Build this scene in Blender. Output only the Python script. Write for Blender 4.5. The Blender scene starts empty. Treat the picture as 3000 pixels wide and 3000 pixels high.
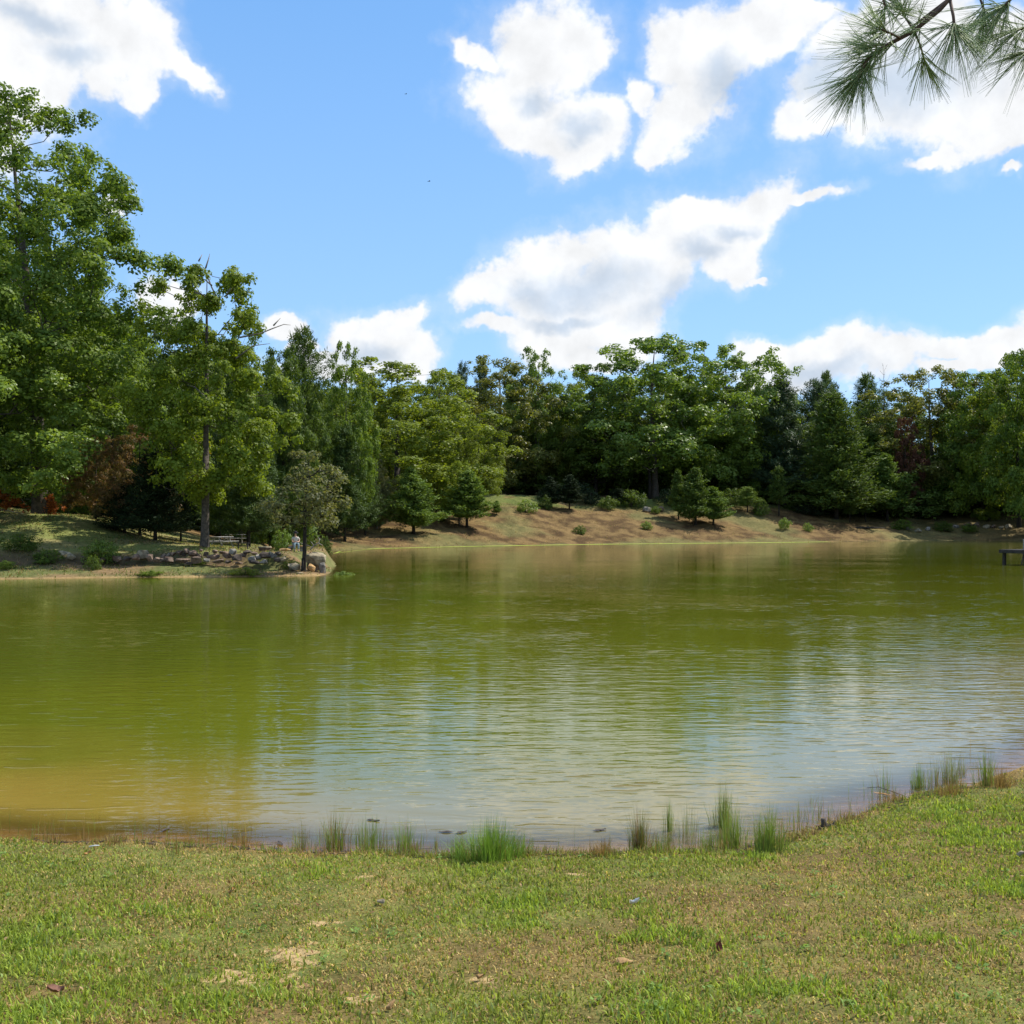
import bpy, math, random
import numpy as np
from mathutils import Vector, Matrix, Euler

scene = bpy.context.scene
COL = scene.collection
R = math.radians
HC = 3.0            # camera height above the water (water is z = 0)
F = 3200.0          # focal length in photo pixels (3000 px wide)
HZ = 1537.0         # horizon row

# ------------------------------------------------------------------ camera
cam = bpy.data.cameras.new('camera')
cam.sensor_width = 36.0
cam.lens = 36.0 * F / 3000.0
cam.clip_start = 0.05
cam.clip_end = 6000
camo = bpy.data.objects.new('camera', cam)
COL.objects.link(camo)
camo.location = (0, 0, HC)
camo.rotation_euler = (R(90) + math.atan((HZ - 1500) / F), 0, 0)
scene.camera = camo

# ------------------------------------------------------------------ light
SUN = Vector((0.60, 0.34, 0.84)).normalized()
SUN_EL = math.asin(SUN.z)
SUN_ROT = math.atan2(SUN.x, SUN.y)
sun = bpy.data.lights.new('sun', 'SUN')
sun.energy = 5.0
sun.angle = R(0.5)
sun.color = (1.0, 0.95, 0.86)
suno = bpy.data.objects.new('sun', sun)
COL.objects.link(suno)
suno.rotation_euler = (-SUN).to_track_quat('-Z', 'Y').to_euler()
scene.view_settings.view_transform = 'Standard'
scene.view_settings.look = 'None'
scene.view_settings.gamma = 1
scene.view_settings.exposure = 0.38
scene.cycles.max_bounces = 8
scene.cycles.transparent_max_bounces = 12
scene.cycles.caustics_reflective = False
scene.cycles.caustics_refractive = False


class NT:
    """tiny helper for node trees"""
    def __init__(s, tree):
        s.t = tree; s.n = tree.nodes; s.l = tree.links
    def node(s, kind, ins=None, **kw):
        nd = s.n.new(kind)
        for k, v in kw.items():
            setattr(nd, k, v)
        if ins:
            for k, v in ins.items():
                s.put(nd.inputs[k], v)
        return nd
    def put(s, sock, v):
        if isinstance(v, bpy.types.NodeSocket):
            s.l.new(v, sock)
        elif isinstance(v, bpy.types.Node):
            s.l.new(v.outputs[0], sock)
        else:
            sock.default_value = v
    def m(s, op, a, b=None, c=None, clamp=False):
        nd = s.n.new('ShaderNodeMath'); nd.operation = op; nd.use_clamp = clamp
        s.put(nd.inputs[0], a)
        if b is not None: s.put(nd.inputs[1], b)
        if c is not None: s.put(nd.inputs[2], c)
        return nd.outputs[0]
    def v(s, op, a, b=None, out=0):
        nd = s.n.new('ShaderNodeVectorMath'); nd.operation = op
        s.put(nd.inputs[0], a)
        if b is not None: s.put(nd.inputs[1], b)
        return nd.outputs[out]
    def ss(s, x, lo, hi, a=0.0, b=1.0):
        nd = s.n.new('ShaderNodeMapRange'); nd.interpolation_type = 'SMOOTHSTEP'
        s.put(nd.inputs['Value'], x)
        nd.inputs['From Min'].default_value = lo; nd.inputs['From Max'].default_value = hi
        nd.inputs['To Min'].default_value = a; nd.inputs['To Max'].default_value = b
        return nd.outputs[0]
    def noise(s, vec, scale, detail=4, rough=0.55, out=0, dist=0.0):
        nd = s.n.new('ShaderNodeTexNoise')
        s.put(nd.inputs['Vector'], vec)
        nd.inputs['Scale'].default_value = scale; nd.inputs['Detail'].default_value = detail
        nd.inputs['Roughness'].default_value = rough; nd.inputs['Distortion'].default_value = dist
        return nd.outputs[out]
    def mix(s, f, a, b, blend='MIX'):
        nd = s.n.new('ShaderNodeMix'); nd.data_type = 'RGBA'; nd.blend_type = blend
        s.put(nd.inputs[0], f); s.put(nd.inputs[6], a); s.put(nd.inputs[7], b)
        return nd.outputs[2]


# ------------------------------------------------------------------ world: sky with clouds placed by direction
world = bpy.data.worlds.new('World')
scene.world = world
world.use_nodes = True
w = NT(world.node_tree)
w.n.clear()
out = w.node('ShaderNodeOutputWorld')
sky = w.node('ShaderNodeTexSky', sky_type='NISHITA')
sky.sun_disc = False
sky.sun_elevation = SUN_EL
sky.sun_rotation = SUN_ROT
sky.air_density = 1.0
sky.dust_density = 0.15
sky.ozone_density = 1.3
SKY_STRENGTH = 0.125
tc = w.node('ShaderNodeTexCoord')
D = w.v('NORMALIZE', tc.outputs['Generated'])
sep = w.node('ShaderNodeSeparateXYZ', {0: D})
az = w.m('ARCTAN2', sep.outputs[0], sep.outputs[1])
el = w.m('ARCSINE', sep.outputs[2])
grad = w.node('ShaderNodeValToRGB'); w.put(grad.inputs[0], w.m('DIVIDE', el, 1.5708))
cr_ = grad.color_ramp
for p_, c_ in ((0.0, (0.33, 0.545, 0.80)), (0.10, (0.275, 0.495, 0.80)), (0.28, (0.165, 0.375, 0.72)), (1.0, (0.09, 0.23, 0.52))):
    e_ = cr_.elements[0] if p_ == 0 else (cr_.elements[-1] if p_ == 1.0 else cr_.elements.new(p_))
    e_.position = p_; e_.color = (*c_, 1)
gs_ = w.v('SCALE', grad.outputs[0]); gs_.node.inputs['Scale'].default_value = 1.0 / SKY_STRENGTH
skyc = w.mix(0.78, w.v('MULTIPLY', sky.outputs[0], (1.0, 1.16, 1.42)), gs_)


def ang(px, py):                       # 1932-px picture coordinates -> azimuth, elevation
    u = (px - 966) / 2061.0
    v = (990 - py) / 2061.0
    a = math.atan(u)
    return a, math.atan(v * math.cos(a))


def blob(P2, cx, cy, rx, ry, rot=0, after=None):
    a, e = ang(cx, cy)
    mp = w.node('ShaderNodeMapping', vector_type='TEXTURE')
    vec = P2
    if after is not None:                # keeps the evaluation sequential, so the shader stack stays small
        nd = w.n.new('ShaderNodeVectorMath'); nd.operation = 'MULTIPLY_ADD'
        w.put(nd.inputs[0], after); nd.inputs[1].default_value = (1e-9, 1e-9, 1e-9); w.put(nd.inputs[2], P2)
        vec = nd.outputs[0]
    w.put(mp.inputs['Vector'], vec)
    mp.inputs['Location'].default_value = (a, e, 0)
    mp.inputs['Rotation'].default_value = (0, 0, R(rot))
    mp.inputs['Scale'].default_value = (rx / 2061, ry / 2061, 1)
    ln = w.v('LENGTH', mp.outputs[0], out=1)
    return w.m('SUBTRACT', 1.42, ln)


def smax(P2, lst, k=0.35):
    acc = blob(P2, *lst[0])
    for b in lst[1:]:
        acc = w.m('SMOOTH_MAX', acc, blob(P2, *b, after=acc), k)
    return acc


BL = [(20, 60, 120, 120, 0), (150, 40, 120, 80, 0), (280, 70, 70, 70, 0), (330, 120, 60, 25, -25), (60, 170, 80, 75, 0),
      (190, 130, 40, 50, 0), (265, 170, 30, 35, 20), (-120, 100, 140, 170, 0),
      (1020, 80, 115, 70, 0), (890, 95, 55, 20, -20), (1110, 85, 40, 40, 0), (960, 170, 75, 55, 0),
      (1000, 235, 100, 40, -15), (1085, 255, 85, 60, 0), (1080, 305, 45, 30, 0), (1190, 185, 30, 28, 0),
      (1260, 100, 55, 55, 0), (1270, 220, 80, 60, 30), (1340, 90, 90, 70, 30), (1440, 30, 110, 45, 10), (1235, 290, 42, 26, 0),
      (1320, 170, 60, 70, 20), (1500, 0, 70, 24, 0),
      (1660, 150, 105, 80, 0), (1840, 130, 170, 100, 0), (1520, 205, 50, 36, 0), (1740, 60, 110, 80, 0), (1900, 225, 100, 36, 0),
      (1790, 285, 70, 16, 8), (1610, 60, 75, 70, 0), (1575, 145, 55, 50, 0), (1700, 20, 90, 50, 0), (1925, 290, 20, 10, 0),
      (930, 525, 75, 32, 15), (1060, 480, 100, 50, 0), (1110, 550, 150, 55, 0), (1210, 500, 100, 75, 0), (1280, 440, 80, 60, 0),
      (1370, 430, 100, 70, 10), (1430, 380, 80, 48, 20), (1520, 352, 85, 14, 0), (1390, 505, 60, 45, 0), (1440, 540, 20, 8, 0),
      (960, 605, 80, 18, -5), (1070, 620, 110, 50, 0), (1190, 600, 60, 50, 0), (1120, 670, 110, 26, 0), (1310, 390, 60, 25, 20),
      (730, 590, 75, 28, 12), (700, 630, 90, 42, 0), (770, 660, 60, 50, 0), (790, 575, 18, 16, 0), (640, 680, 110, 30, 0),
      (330, 570, 50, 45, 0), (530, 605, 36, 18, 0), (215, 385, 25, 22, 0), (560, 640, 30, 18, 0),
      (1440, 660, 55, 26, 0), (1540, 670, 110, 36, 0), (1660, 675, 80, 38, 0), (1500, 705, 100, 26, 0), (1800, 655, 45, 18, 0),
      (1890, 650, 55, 34, 10), (1850, 690, 90, 14, 0), (1980, 640, 60, 50, 0)]
GREY = [(1100, 535, 150, 45, 0), (1010, 530, 60, 24, 0), (1250, 560, 70, 40, 30), (1330, 470, 60, 30, 0), (1400, 430, 60, 20, 0),
        (1720, 150, 170, 60, 0), (1560, 120, 60, 50, 0), (40, 20, 100, 30, 0), (120, 90, 70, 30, 0), (1000, 180, 40, 25, 0),
        (1070, 240, 40, 30, 0), (690, 660, 70, 30, 0), (1560, 700, 120, 25, 0), (1370, 140, 60, 50, 0), (1080, 590, 90, 16, 0)]

def near_tile(b, a0, a1, e0, e1, ext):
    a, e = ang(b[0], b[1])
    r = max(b[2], b[3]) if b[4] else None
    rx = (r or b[2]) / 2061 * ext + 0.05; ry = (r or b[3]) / 2061 * ext + 0.05
    return a + rx > a0 and a - rx < a1 and e + ry > e0 and e - ry < e1


def finish(dens, relief, grey):
    """one Background closure: blue sky with the cloud layer over it"""
    alpha = w.m('MAXIMUM', w.ss(dens, 0.10, 0.62), w.ss(dens, -0.35, 0.45, 0.0, 0.22))     # firm body inside a thin ragged veil
    cbase = w.mix(w.m('MULTIPLY', grey, 0.75), (0.765, 0.77, 0.775, 1), (0.40, 0.49, 0.61, 1))
    bright = w.m('MINIMUM', w.m('MAXIMUM', w.m('ADD', 1.0, relief), 0.88), 1.10)
    cv = w.v('SCALE', cbase); w.put(cv.node.inputs['Scale'], w.m('MULTIPLY', bright, 1.0 / SKY_STRENGTH))
    bgn = w.node('ShaderNodeBackground', {'Color': w.mix(w.m('MULTIPLY', alpha, 0.97), skyc, cv)})
    bgn.inputs['Strength'].default_value = SKY_STRENGTH
    return bgn.outputs[0]


def scattered(nf):
    """cumulus of the same kind for the sky away from the picture"""
    g_ = w.m('MINIMUM', w.m('MULTIPLY', w.m('SUBTRACT', w.noise(D, 3.2, 3, 0.5), 0.50), 6.0), 0.9)
    g_ = w.m('SUBTRACT', g_, w.ss(el, 0.08, -0.05, 0.0, 3.0))
    return w.m('ADD', g_, w.m('MULTIPLY', w.m('SUBTRACT', nf, 0.5), 1.9))


AW, EW = 0.56, 0.54


def tile_nodes(a0, a1, e0, e1):
    bl = [b for b in BL if near_tile(b, a0, a1, e0, e1, 2.2)]
    gr = [b for b in GREY if near_tile(b, a0, a1, e0, e1, 2.2)]
    fine = w.noise(D, 15.0, 8, 0.60)
    outside = w.m('MAXIMUM', w.ss(w.m('ABSOLUTE', az), 0.49, AW), w.ss(el, 0.47, EW))
    g_ = w.m('SUBTRACT', scattered(fine), w.m('MULTIPLY', w.m('SUBTRACT', 1.0, outside), 6.0))
    if bl:
        warpn = w.noise(D, 10.0, 5, 0.62, out=1)
        warp = w.v('MULTIPLY', w.v('SUBTRACT', warpn, (0.5, 0.5, 0.5)), (0.095, 0.075, 0.0))
        comb = w.node('ShaderNodeCombineXYZ', {0: az, 1: el, 2: 0.0})
        P2 = w.v('ADD', comb.outputs[0], warp)
        fine_s = w.noise(w.v('ADD', D, (0.010, 0.0, 0.018)), 15.0, 4, 0.55)
        f_ = w.m('ADD', smax(P2, bl, 0.30), w.m('MULTIPLY', w.m('SUBTRACT', fine, 0.5), 1.9))
        f_ = w.m('SUBTRACT', f_, w.m('MULTIPLY', outside, 4.0))
        dens = w.m('MAXIMUM', f_, g_)
        relief = w.m('MULTIPLY', w.m('SUBTRACT', fine, fine_s), 0.55)
        if gr:
            grey = w.ss(w.m('ADD', smax(P2, gr, 0.3), w.m('MULTIPLY', w.m('SUBTRACT', fine_s, 0.5), 0.6)), 0.1, 1.3)
        else:
            grey = w.m('MULTIPLY', w.ss(dens, 0.9, 1.9), 0.4)
    else:
        dens = g_; relief = 0.0; grey = w.m('MULTIPLY', w.ss(dens, 0.9, 1.9), 0.4)
    return finish(dens, relief, grey)


def in_group(name, fn, *args):
    """build nodes inside a node group of their own (small trees link fast)"""
    global w, D, az, el, skyc
    keep_ = (w, D, az, el, skyc)
    gt = bpy.data.node_groups.new(name, 'ShaderNodeTree')
    for nm, kd in (('dir', 'NodeSocketVector'), ('az', 'NodeSocketFloat'), ('el', 'NodeSocketFloat'), ('sky', 'NodeSocketColor')):
        gt.interface.new_socket(nm, in_out='INPUT', socket_type=kd)
    gt.interface.new_socket('Shader', in_out='OUTPUT', socket_type='NodeSocketShader')
    w = NT(gt)
    gi = w.n.new('NodeGroupInput'); go = w.n.new('NodeGroupOutput')
    D, az, el, skyc = gi.outputs[0], gi.outputs[1], gi.outputs[2], gi.outputs[3]
    w.l.new(fn(*args), go.inputs[0])
    w, D, az, el, skyc = keep_
    gn = w.n.new('ShaderNodeGroup'); gn.node_tree = gt
    for i_, v_ in enumerate((D, az, el, skyc)):
        w.put(gn.inputs[i_], v_)
    return gn.outputs[0]


def sky_tile(*a_):
    return in_group('sky_tile', tile_nodes, *a_)


def split(sel, a_, b_):
    mx = w.node('ShaderNodeMixShader'); w.put(mx.inputs[0], sel)
    w.l.new(a_, mx.inputs[1]); w.l.new(b_, mx.inputs[2])
    return mx.outputs[0]


# only the closure that a direction needs is evaluated
acols = [-AW, -0.26, 0.0, 0.20, 0.36, AW]; erows = [-0.02, 0.14, 0.30, EW]
col_closures = []
for ci_ in range(len(acols) - 1):
    rows_ = [sky_tile(acols[ci_], acols[ci_ + 1], erows[k_], erows[k_ + 1]) for k_ in range(3)]
    c_ = split(w.m('GREATER_THAN', el, erows[1]), rows_[0], rows_[1])
    col_closures.append(split(w.m('GREATER_THAN', el, erows[2]), c_, rows_[2]))
acc_ = col_closures[0]
for ci_ in range(1, len(col_closures)):
    acc_ = split(w.m('GREATER_THAN', az, acols[ci_]), acc_, col_closures[ci_])
nf_ = w.noise(D, 15.0, 4, 0.60)
dd_ = scattered(nf_)
out_c = finish(dd_, 0.0, w.m('MULTIPLY', w.ss(dd_, 0.9, 1.9), 0.4))
inside = w.m('MULTIPLY', w.m('LESS_THAN', w.m('ABSOLUTE', az), AW), w.m('MULTIPLY', w.m('LESS_THAN', el, EW), w.m('GREATER_THAN', el, -0.02)))
w.l.new(split(inside, out_c, acc_), out.inputs[0])
world.cycles.sampling_method = 'MANUAL'
world.cycles.sample_map_resolution = 512

# ------------------------------------------------------------------ helpers


def link(o, parent=None):
    COL.objects.link(o)
    if parent is not None:
        o.parent = parent
    return o


def tag(o, label=None, cat=None, group=None, kind=None):
    if label: o['label'] = label
    if cat: o['category'] = cat
    if group: o['group'] = group
    if kind: o['kind'] = kind
    return o


def empty(name, loc=(0, 0, 0), rz=0.0):
    o = bpy.data.objects.new(name, None)
    o.empty_display_size = 0.2
    o.location = loc
    o.rotation_euler = (0, 0, rz)
    return link(o)


def obj(name, mesh, mat=None, parent=None, loc=None, rot=None, scale=None):
    o = bpy.data.objects.new(name, mesh)
    link(o, parent)
    if mat is not None:
        if len(mesh.materials) == 0:
            mesh.materials.append(mat)
        elif mesh.materials[0] != mat:
            o.material_slots[0].link = 'OBJECT'
            o.material_slots[0].material = mat
    if loc is not None: o.location = loc
    if rot is not None: o.rotation_euler = rot
    if scale is not None: o.scale = scale
    return o


def mesh_np(name, verts, faces, mat=None, smooth=False, fattr=None, vattr=None, vcol=None, fcol=None):
    """verts (n,3); faces: int array (m,k) or list of such arrays"""
    if not isinstance(faces, list):
        faces = [faces]
    faces = [f for f in faces if len(f)]
    me = bpy.data.meshes.new(name)
    verts = np.asarray(verts, dtype=np.float32)
    me.vertices.add(len(verts))
    me.vertices.foreach_set('co', verts.ravel())
    loops = np.concatenate([f.ravel() for f in faces]).astype(np.int32)
    tot = np.concatenate([np.full(len(f), f.shape[1], dtype=np.int32) for f in faces])
    start = np.concatenate([[0], np.cumsum(tot)[:-1]]).astype(np.int32)
    me.loops.add(len(loops))
    me.loops.foreach_set('vertex_index', loops)
    me.polygons.add(len(tot))
    me.polygons.foreach_set('loop_start', start)
    me.polygons.foreach_set('loop_total', tot)
    if smooth:
        me.polygons.foreach_set('use_smooth', np.ones(len(tot), dtype=bool))
    me.update(calc_edges=True)
    if fattr:
        for k, a in fattr.items():
            at = me.attributes.new(k, 'FLOAT', 'FACE'); at.data.foreach_set('value', np.asarray(a, dtype=np.float32))
    if vattr:
        for k, a in vattr.items():
            at = me.attributes.new(k, 'FLOAT', 'POINT'); at.data.foreach_set('value', np.asarray(a, dtype=np.float32))
    for d, dom in ((vcol, 'POINT'), (fcol, 'FACE')):
        if d:
            for k, a in d.items():
                at = me.attributes.new(k, 'FLOAT_COLOR', dom)
                a4 = np.ones((len(a), 4), dtype=np.float32); a4[:, :3] = a
                at.data.foreach_set('color', a4.ravel())
    if mat is not None:
        me.materials.append(mat)
    return me


def hash2(ix, iy, seed):
    h = (ix.astype(np.int64) * 374761393 + iy.astype(np.int64) * 668265263 + seed * 1442695041) & 0x7fffffff
    h = ((h ^ (h >> 13)) * 1274126177) & 0x7fffffff
    h = h ^ (h >> 16)
    return (h & 0xffff) / 65535.0


def vnoise(x, y, s, seed=0, octaves=3):
    x = np.asarray(x, dtype=float) / s; y = np.asarray(y, dtype=float) / s
    tot = 0; amp = 1; norm = 0
    for o in range(octaves):
        xi = np.floor(x); yi = np.floor(y)
        fx = x - xi; fy = y - yi
        fx = fx * fx * (3 - 2 * fx); fy = fy * fy * (3 - 2 * fy)
        xi = xi.astype(np.int64); yi = yi.astype(np.int64)
        a = hash2(xi, yi, seed + o); b = hash2(xi + 1, yi, seed + o)
        c = hash2(xi, yi + 1, seed + o); d = hash2(xi + 1, yi + 1, seed + o)
        tot = tot + amp * ((a * (1 - fx) + b * fx) * (1 - fy) + (c * (1 - fx) + d * fx) * fy)
        norm += amp; amp *= 0.5; x = x * 2.03 + 11.3; y = y * 2.03 + 5.7
    return tot / norm


def sst(x, a, b):
    t = np.clip((np.asarray(x, dtype=float) - a) / (b - a), 0, 1)
    return t * t * (3 - 2 * t)


# ------------------------------------------------------------------ pond outline
def wp(px, py):
    d = HC * F / (py - HZ)
    return ((px - 1500) / F * d, d)


SH = [wp(0, 2458), wp(200, 2470), wp(400, 2462), wp(560, 2482), wp(700, 2484), wp(900, 2500), wp(1120, 2496), wp(1300, 2512), wp(1550, 2500),
      wp(1700, 2506), wp(1950, 2490), wp(2120, 2496), wp(2240, 2478), wp(2310, 2452), wp(2400, 2422), wp(2500, 2392), wp(2600, 2350), wp(2700, 2326),
      wp(2790, 2312), wp(2860, 2290), wp(3000, 2250), (8.2, 15.5), (9.9, 18.4), (14.0, 24), (26, 37), (52, 58), (84, 88), (112, 130), (118, 165), (112, 190),
      wp(3000, 1584), wp(2800, 1583), wp(2500, 1586), wp(2200, 1590), wp(1950, 1592), wp(1700, 1595), wp(1500, 1598), wp(1300, 1602), wp(1100, 1607), wp(985, 1613),
      wp(955, 1628), wp(962, 1645), wp(968, 1660), wp(972, 1672), wp(964, 1682), wp(925, 1688), wp(850, 1687), wp(700, 1690), wp(520, 1691), wp(350, 1692),
      wp(180, 1694), wp(0, 1697), (-44, 57), (-52, 48), (-50, 32), (-32, 18), (-14, 12.5), (-8, 11.2)]
SH = np.array(SH)


def smooth_poly(p, n=2):
    for _ in range(n):
        q = np.roll(p, -1, axis=0)
        p = np.stack([p * 0.75 + q * 0.25, p * 0.25 + q * 0.75], axis=1).reshape(-1, 2)
    return p


SHS = smooth_poly(SH, 1)


def sdist(x, y):
    """distance to the water's edge; positive on land, negative on the pond"""
    x = np.asarray(x, dtype=float).ravel(); y = np.asarray(y, dtype=float).ravel()
    best = np.full(x.shape, 1e18); inside = np.zeros(x.shape, bool)
    n = len(SHS)
    for i in range(n):
        ax, ay = SHS[i]; bx, by = SHS[(i + 1) % n]
        dx, dy = bx - ax, by - ay
        t = np.clip(((x - ax) * dx + (y - ay) * dy) / (dx * dx + dy * dy + 1e-12), 0, 1)
        d2 = (x - ax - t * dx) ** 2 + (y - ay - t * dy) ** 2
        best = np.minimum(best, d2)
        c = ((ay > y) != (by > y))
        if by != ay:
            xi = ax + (y - ay) / (by - ay) * dx
            inside ^= c & (x < xi)
    d = np.sqrt(best)
    return np.where(inside, -d, d)


def height(x, y, sd=None):
    shp = np.shape(x)
    x = np.asarray(x, dtype=float).ravel(); y = np.asarray(y, dtype=float).ravel()
    if sd is None: sd = sdist(x, y)
    edge = sd + (vnoise(x, y, 0.5, 5, 2) - 0.5) * 0.12
    near = np.interp(edge, [0, 0.05, 0.25, 11, 40], [0, 0.02, 0.06, 1.50, 1.9])
    near += (vnoise(x, y, 1.6, 1, 3) - 0.5) * 0.10 * np.clip(sd, 0, 1) + (vnoise(x, y, 0.25, 2, 2) - 0.5) * 0.03 * np.clip(sd * 2, 0, 1)
    spit = np.interp(sd, [0, 0.5, 4.3, 5.0, 5.7, 30, 90], [0, 0.10, 0.55, 0.70, 1.28, 3.3, 5.2])
    spit += 1.25 * sst(-x, 22, 33) * sst(sd, 6, 18)
    spit = np.maximum(spit, 1.28 * sst(y, 66.3, 67.2) * (1 - sst(x, -13.9, -12.6)) * sst(x, -19, -16) * (1 - sst(y, 84, 96)) * sst(sd, 0.0, 0.4))
    spit += (vnoise(x, y, 3.0, 7, 3) - 0.5) * 0.35 * np.clip(sd / 3, 0, 1)
    far = np.interp(sd, [0, 2, 9, 20, 27, 45, 400], [0, 0.25, 2.3, 5.5, 7.3, 8.8, 15])
    fl = 0.55 + 0.45 * sst(x, -32, -2)
    far = far * fl * (1 - 0.20 * sst(x, 45, 75))
    far += (vnoise(x, y, 9.0, 9, 3) - 0.5) * 1.5 * np.clip(sd / 10, 0, 1) + (vnoise(x, y, 2.0, 11, 2) - 0.5) * 0.5 * np.clip(sd / 3, 0, 1)
    wn = 1 - sst(y, 22, 34)
    ws = (1 - sst(y, 100, 125)) * (1 - sst(x, 0, 25))
    z = near * wn + (1 - wn) * (spit * ws + far * (1 - ws))
    bed = np.where(sd > -2.5, sd * 0.16, -0.4 + (sd + 2.5) * 0.3)
    bed = np.clip(bed, -2.0, 0)
    z = np.where(sd < 0, bed, np.maximum(z, 0.0))
    return z.reshape(shp)


def T(x, y):
    return float(height(np.array([x]), np.array([y]))[0])


def at(px, Y):
    """world x for a picture column at distance Y"""
    return (px - 1500) / F * Y


def zat(py, Y):
    return HC + (HZ - py) / F * Y


# ------------------------------------------------------------------ materials
def new_mat(name):
    m = bpy.data.materials.new(name)
    m.use_nodes = True
    t = NT(m.node_tree)
    bsdf = t.n['Principled BSDF']
    return m, t, bsdf


def simple_mat(name, col, rough=0.8, var=0.25, scale=6.0, bump=0.0, spec=0.3, col2=None, metallic=0.0):
    m, t, b = new_mat(name)
    tcn = t.node('ShaderNodeTexCoord')
    n = t.noise(tcn.outputs['Object'], scale, 5, 0.6)
    c2 = col2 if col2 else tuple(c * (1 - var) for c in col)
    c = t.mix(t.ss(n, 0.3, 0.7), (*c2, 1), (*col, 1))
    t.put(b.inputs['Base Color'], c)
    b.inputs['Roughness'].default_value = rough
    b.inputs['Specular IOR Level'].default_value = spec
    b.inputs['Metallic'].default_value = metallic
    if bump:
        bp = t.node('ShaderNodeBump', {'Height': t.noise(tcn.outputs['Object'], scale * 3, 6, 0.65)})
        bp.inputs['Strength'].default_value = 0.8
        bp.inputs['Distance'].default_value = bump
        t.l.new(bp.outputs[0], b.inputs['Normal'])
    return m


def leaf_mat(name, ca, cb, rough=0.55, trans=0.42, cc=None, spec=0.22):
    """foliage: colour ramps between two leaf colours by a per-leaf value"""
    m, t, b = new_mat(name)
    a = t.node('ShaderNodeAttribute', attribute_name='var')
    oi = t.node('ShaderNodeObjectInfo')
    f = t.m('ADD', a.outputs['Fac'], t.m('MULTIPLY', t.m('SUBTRACT', oi.outputs['Random'], 0.5), 0.25), clamp=True)
    c = t.mix(f, (*ca, 1), (*cb, 1))
    if cc is not None:
        c = t.mix(t.ss(a.outputs['Fac'], 0.93, 0.99), c, (*cc, 1))
    t.put(b.inputs['Base Color'], c)
    b.inputs['Roughness'].default_value = rough
    b.inputs['Specular IOR Level'].default_value = spec
    tr = t.node('ShaderNodeBsdfTranslucent')
    t.put(tr.inputs['Color'], t.mix(1.0, c, (1.5, 1.45, 0.6, 1), 'MULTIPLY'))
    mx = t.node('ShaderNodeMixShader')
    mx.inputs[0].default_value = trans
    t.l.new(b.outputs[0], mx.inputs[1]); t.l.new(tr.outputs[0], mx.inputs[2])
    t.l.new(mx.outputs[0], t.n['Material Output'].inputs['Surface'])
    return m


def col_attr_mat(name, rough=0.7, trans=0.25, spec=0.3):
    m, t, b = new_mat(name)
    a = t.node('ShaderNodeAttribute', attribute_name='tint')
    t.put(b.inputs['Base Color'], a.outputs['Color'])
    b.inputs['Roughness'].default_value = rough
    b.inputs['Specular IOR Level'].default_value = spec
    if trans:
        tr = t.node('ShaderNodeBsdfTranslucent')
        t.put(tr.inputs['Color'], t.mix(1.0, a.outputs['Color'], (1.3, 1.3, 0.7, 1), 'MULTIPLY'))
        mx = t.node('ShaderNodeMixShader')
        mx.inputs[0].default_value = trans
        t.l.new(b.outputs[0], mx.inputs[1]); t.l.new(tr.outputs[0], mx.inputs[2])
        t.l.new(mx.outputs[0], t.n['Material Output'].inputs['Surface'])
    return m


M_bark = simple_mat('bark', (0.13, 0.105, 0.08), 0.9, scale=5, bump=0.03, col2=(0.05, 0.04, 0.032))
M_bark_grey = simple_mat('bark_grey', (0.20, 0.175, 0.15), 0.9, scale=5, bump=0.03, col2=(0.09, 0.075, 0.06))
M_bark_dark = simple_mat('bark_dark', (0.05, 0.04, 0.03), 0.95, scale=5, bump=0.03, col2=(0.02, 0.017, 0.014))
M_bark_pale = simple_mat('bark_pale', (0.42, 0.38, 0.34), 0.9, scale=5, bump=0.02, col2=(0.22, 0.19, 0.17))

M_green = leaf_mat('leaf_green', (0.07, 0.122, 0.016), (0.185, 0.26, 0.038))
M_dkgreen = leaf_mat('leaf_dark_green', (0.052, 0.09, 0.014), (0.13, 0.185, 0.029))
M_yellowgreen = leaf_mat('leaf_yellow_green', (0.1, 0.15, 0.012), (0.24, 0.3, 0.03), cc=(0.35, 0.22, 0.03))
M_olive = leaf_mat('leaf_olive', (0.1, 0.14, 0.015), (0.22, 0.27, 0.034))
M_brownolive = leaf_mat('leaf_brown_olive', (0.1, 0.115, 0.02), (0.24, 0.25, 0.055), rough=0.45, cc=(0.22, 0.12, 0.05), spec=0.3)
M_lightgreen = leaf_mat('leaf_light_green', (0.088, 0.148, 0.022), (0.225, 0.31, 0.055), rough=0.45, spec=0.3)
M_cedar = leaf_mat('cedar_foliage', (0.085, 0.145, 0.026), (0.18, 0.25, 0.05), rough=0.7, trans=0.25, spec=0.2)
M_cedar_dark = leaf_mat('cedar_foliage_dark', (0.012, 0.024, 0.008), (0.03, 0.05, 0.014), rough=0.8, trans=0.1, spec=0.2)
M_cedar_mid = leaf_mat('cedar_foliage_mid', (0.05, 0.09, 0.014), (0.115, 0.165, 0.03), rough=0.7, trans=0.25, spec=0.2)
M_pine = leaf_mat('pine_foliage', (0.045, 0.085, 0.018), (0.1, 0.155, 0.035), rough=0.6, trans=0.2, spec=0.3)
M_pine_blue = leaf_mat('pine_foliage_blue', (0.040, 0.075, 0.032), (0.085, 0.13, 0.060), rough=0.6, trans=0.2, spec=0.3)
M_russet = leaf_mat('leaf_russet', (0.09, 0.10, 0.028), (0.27, 0.14, 0.075), cc=(0.12, 0.17, 0.03))
M_red = leaf_mat('leaf_red', (0.085, 0.045, 0.022), (0.17, 0.06, 0.035), trans=0.2)
M_rust = leaf_mat('leaf_dead_orange', (0.22, 0.05, 0.012), (0.50, 0.17, 0.04), trans=0.25, rough=0.6)
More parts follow.
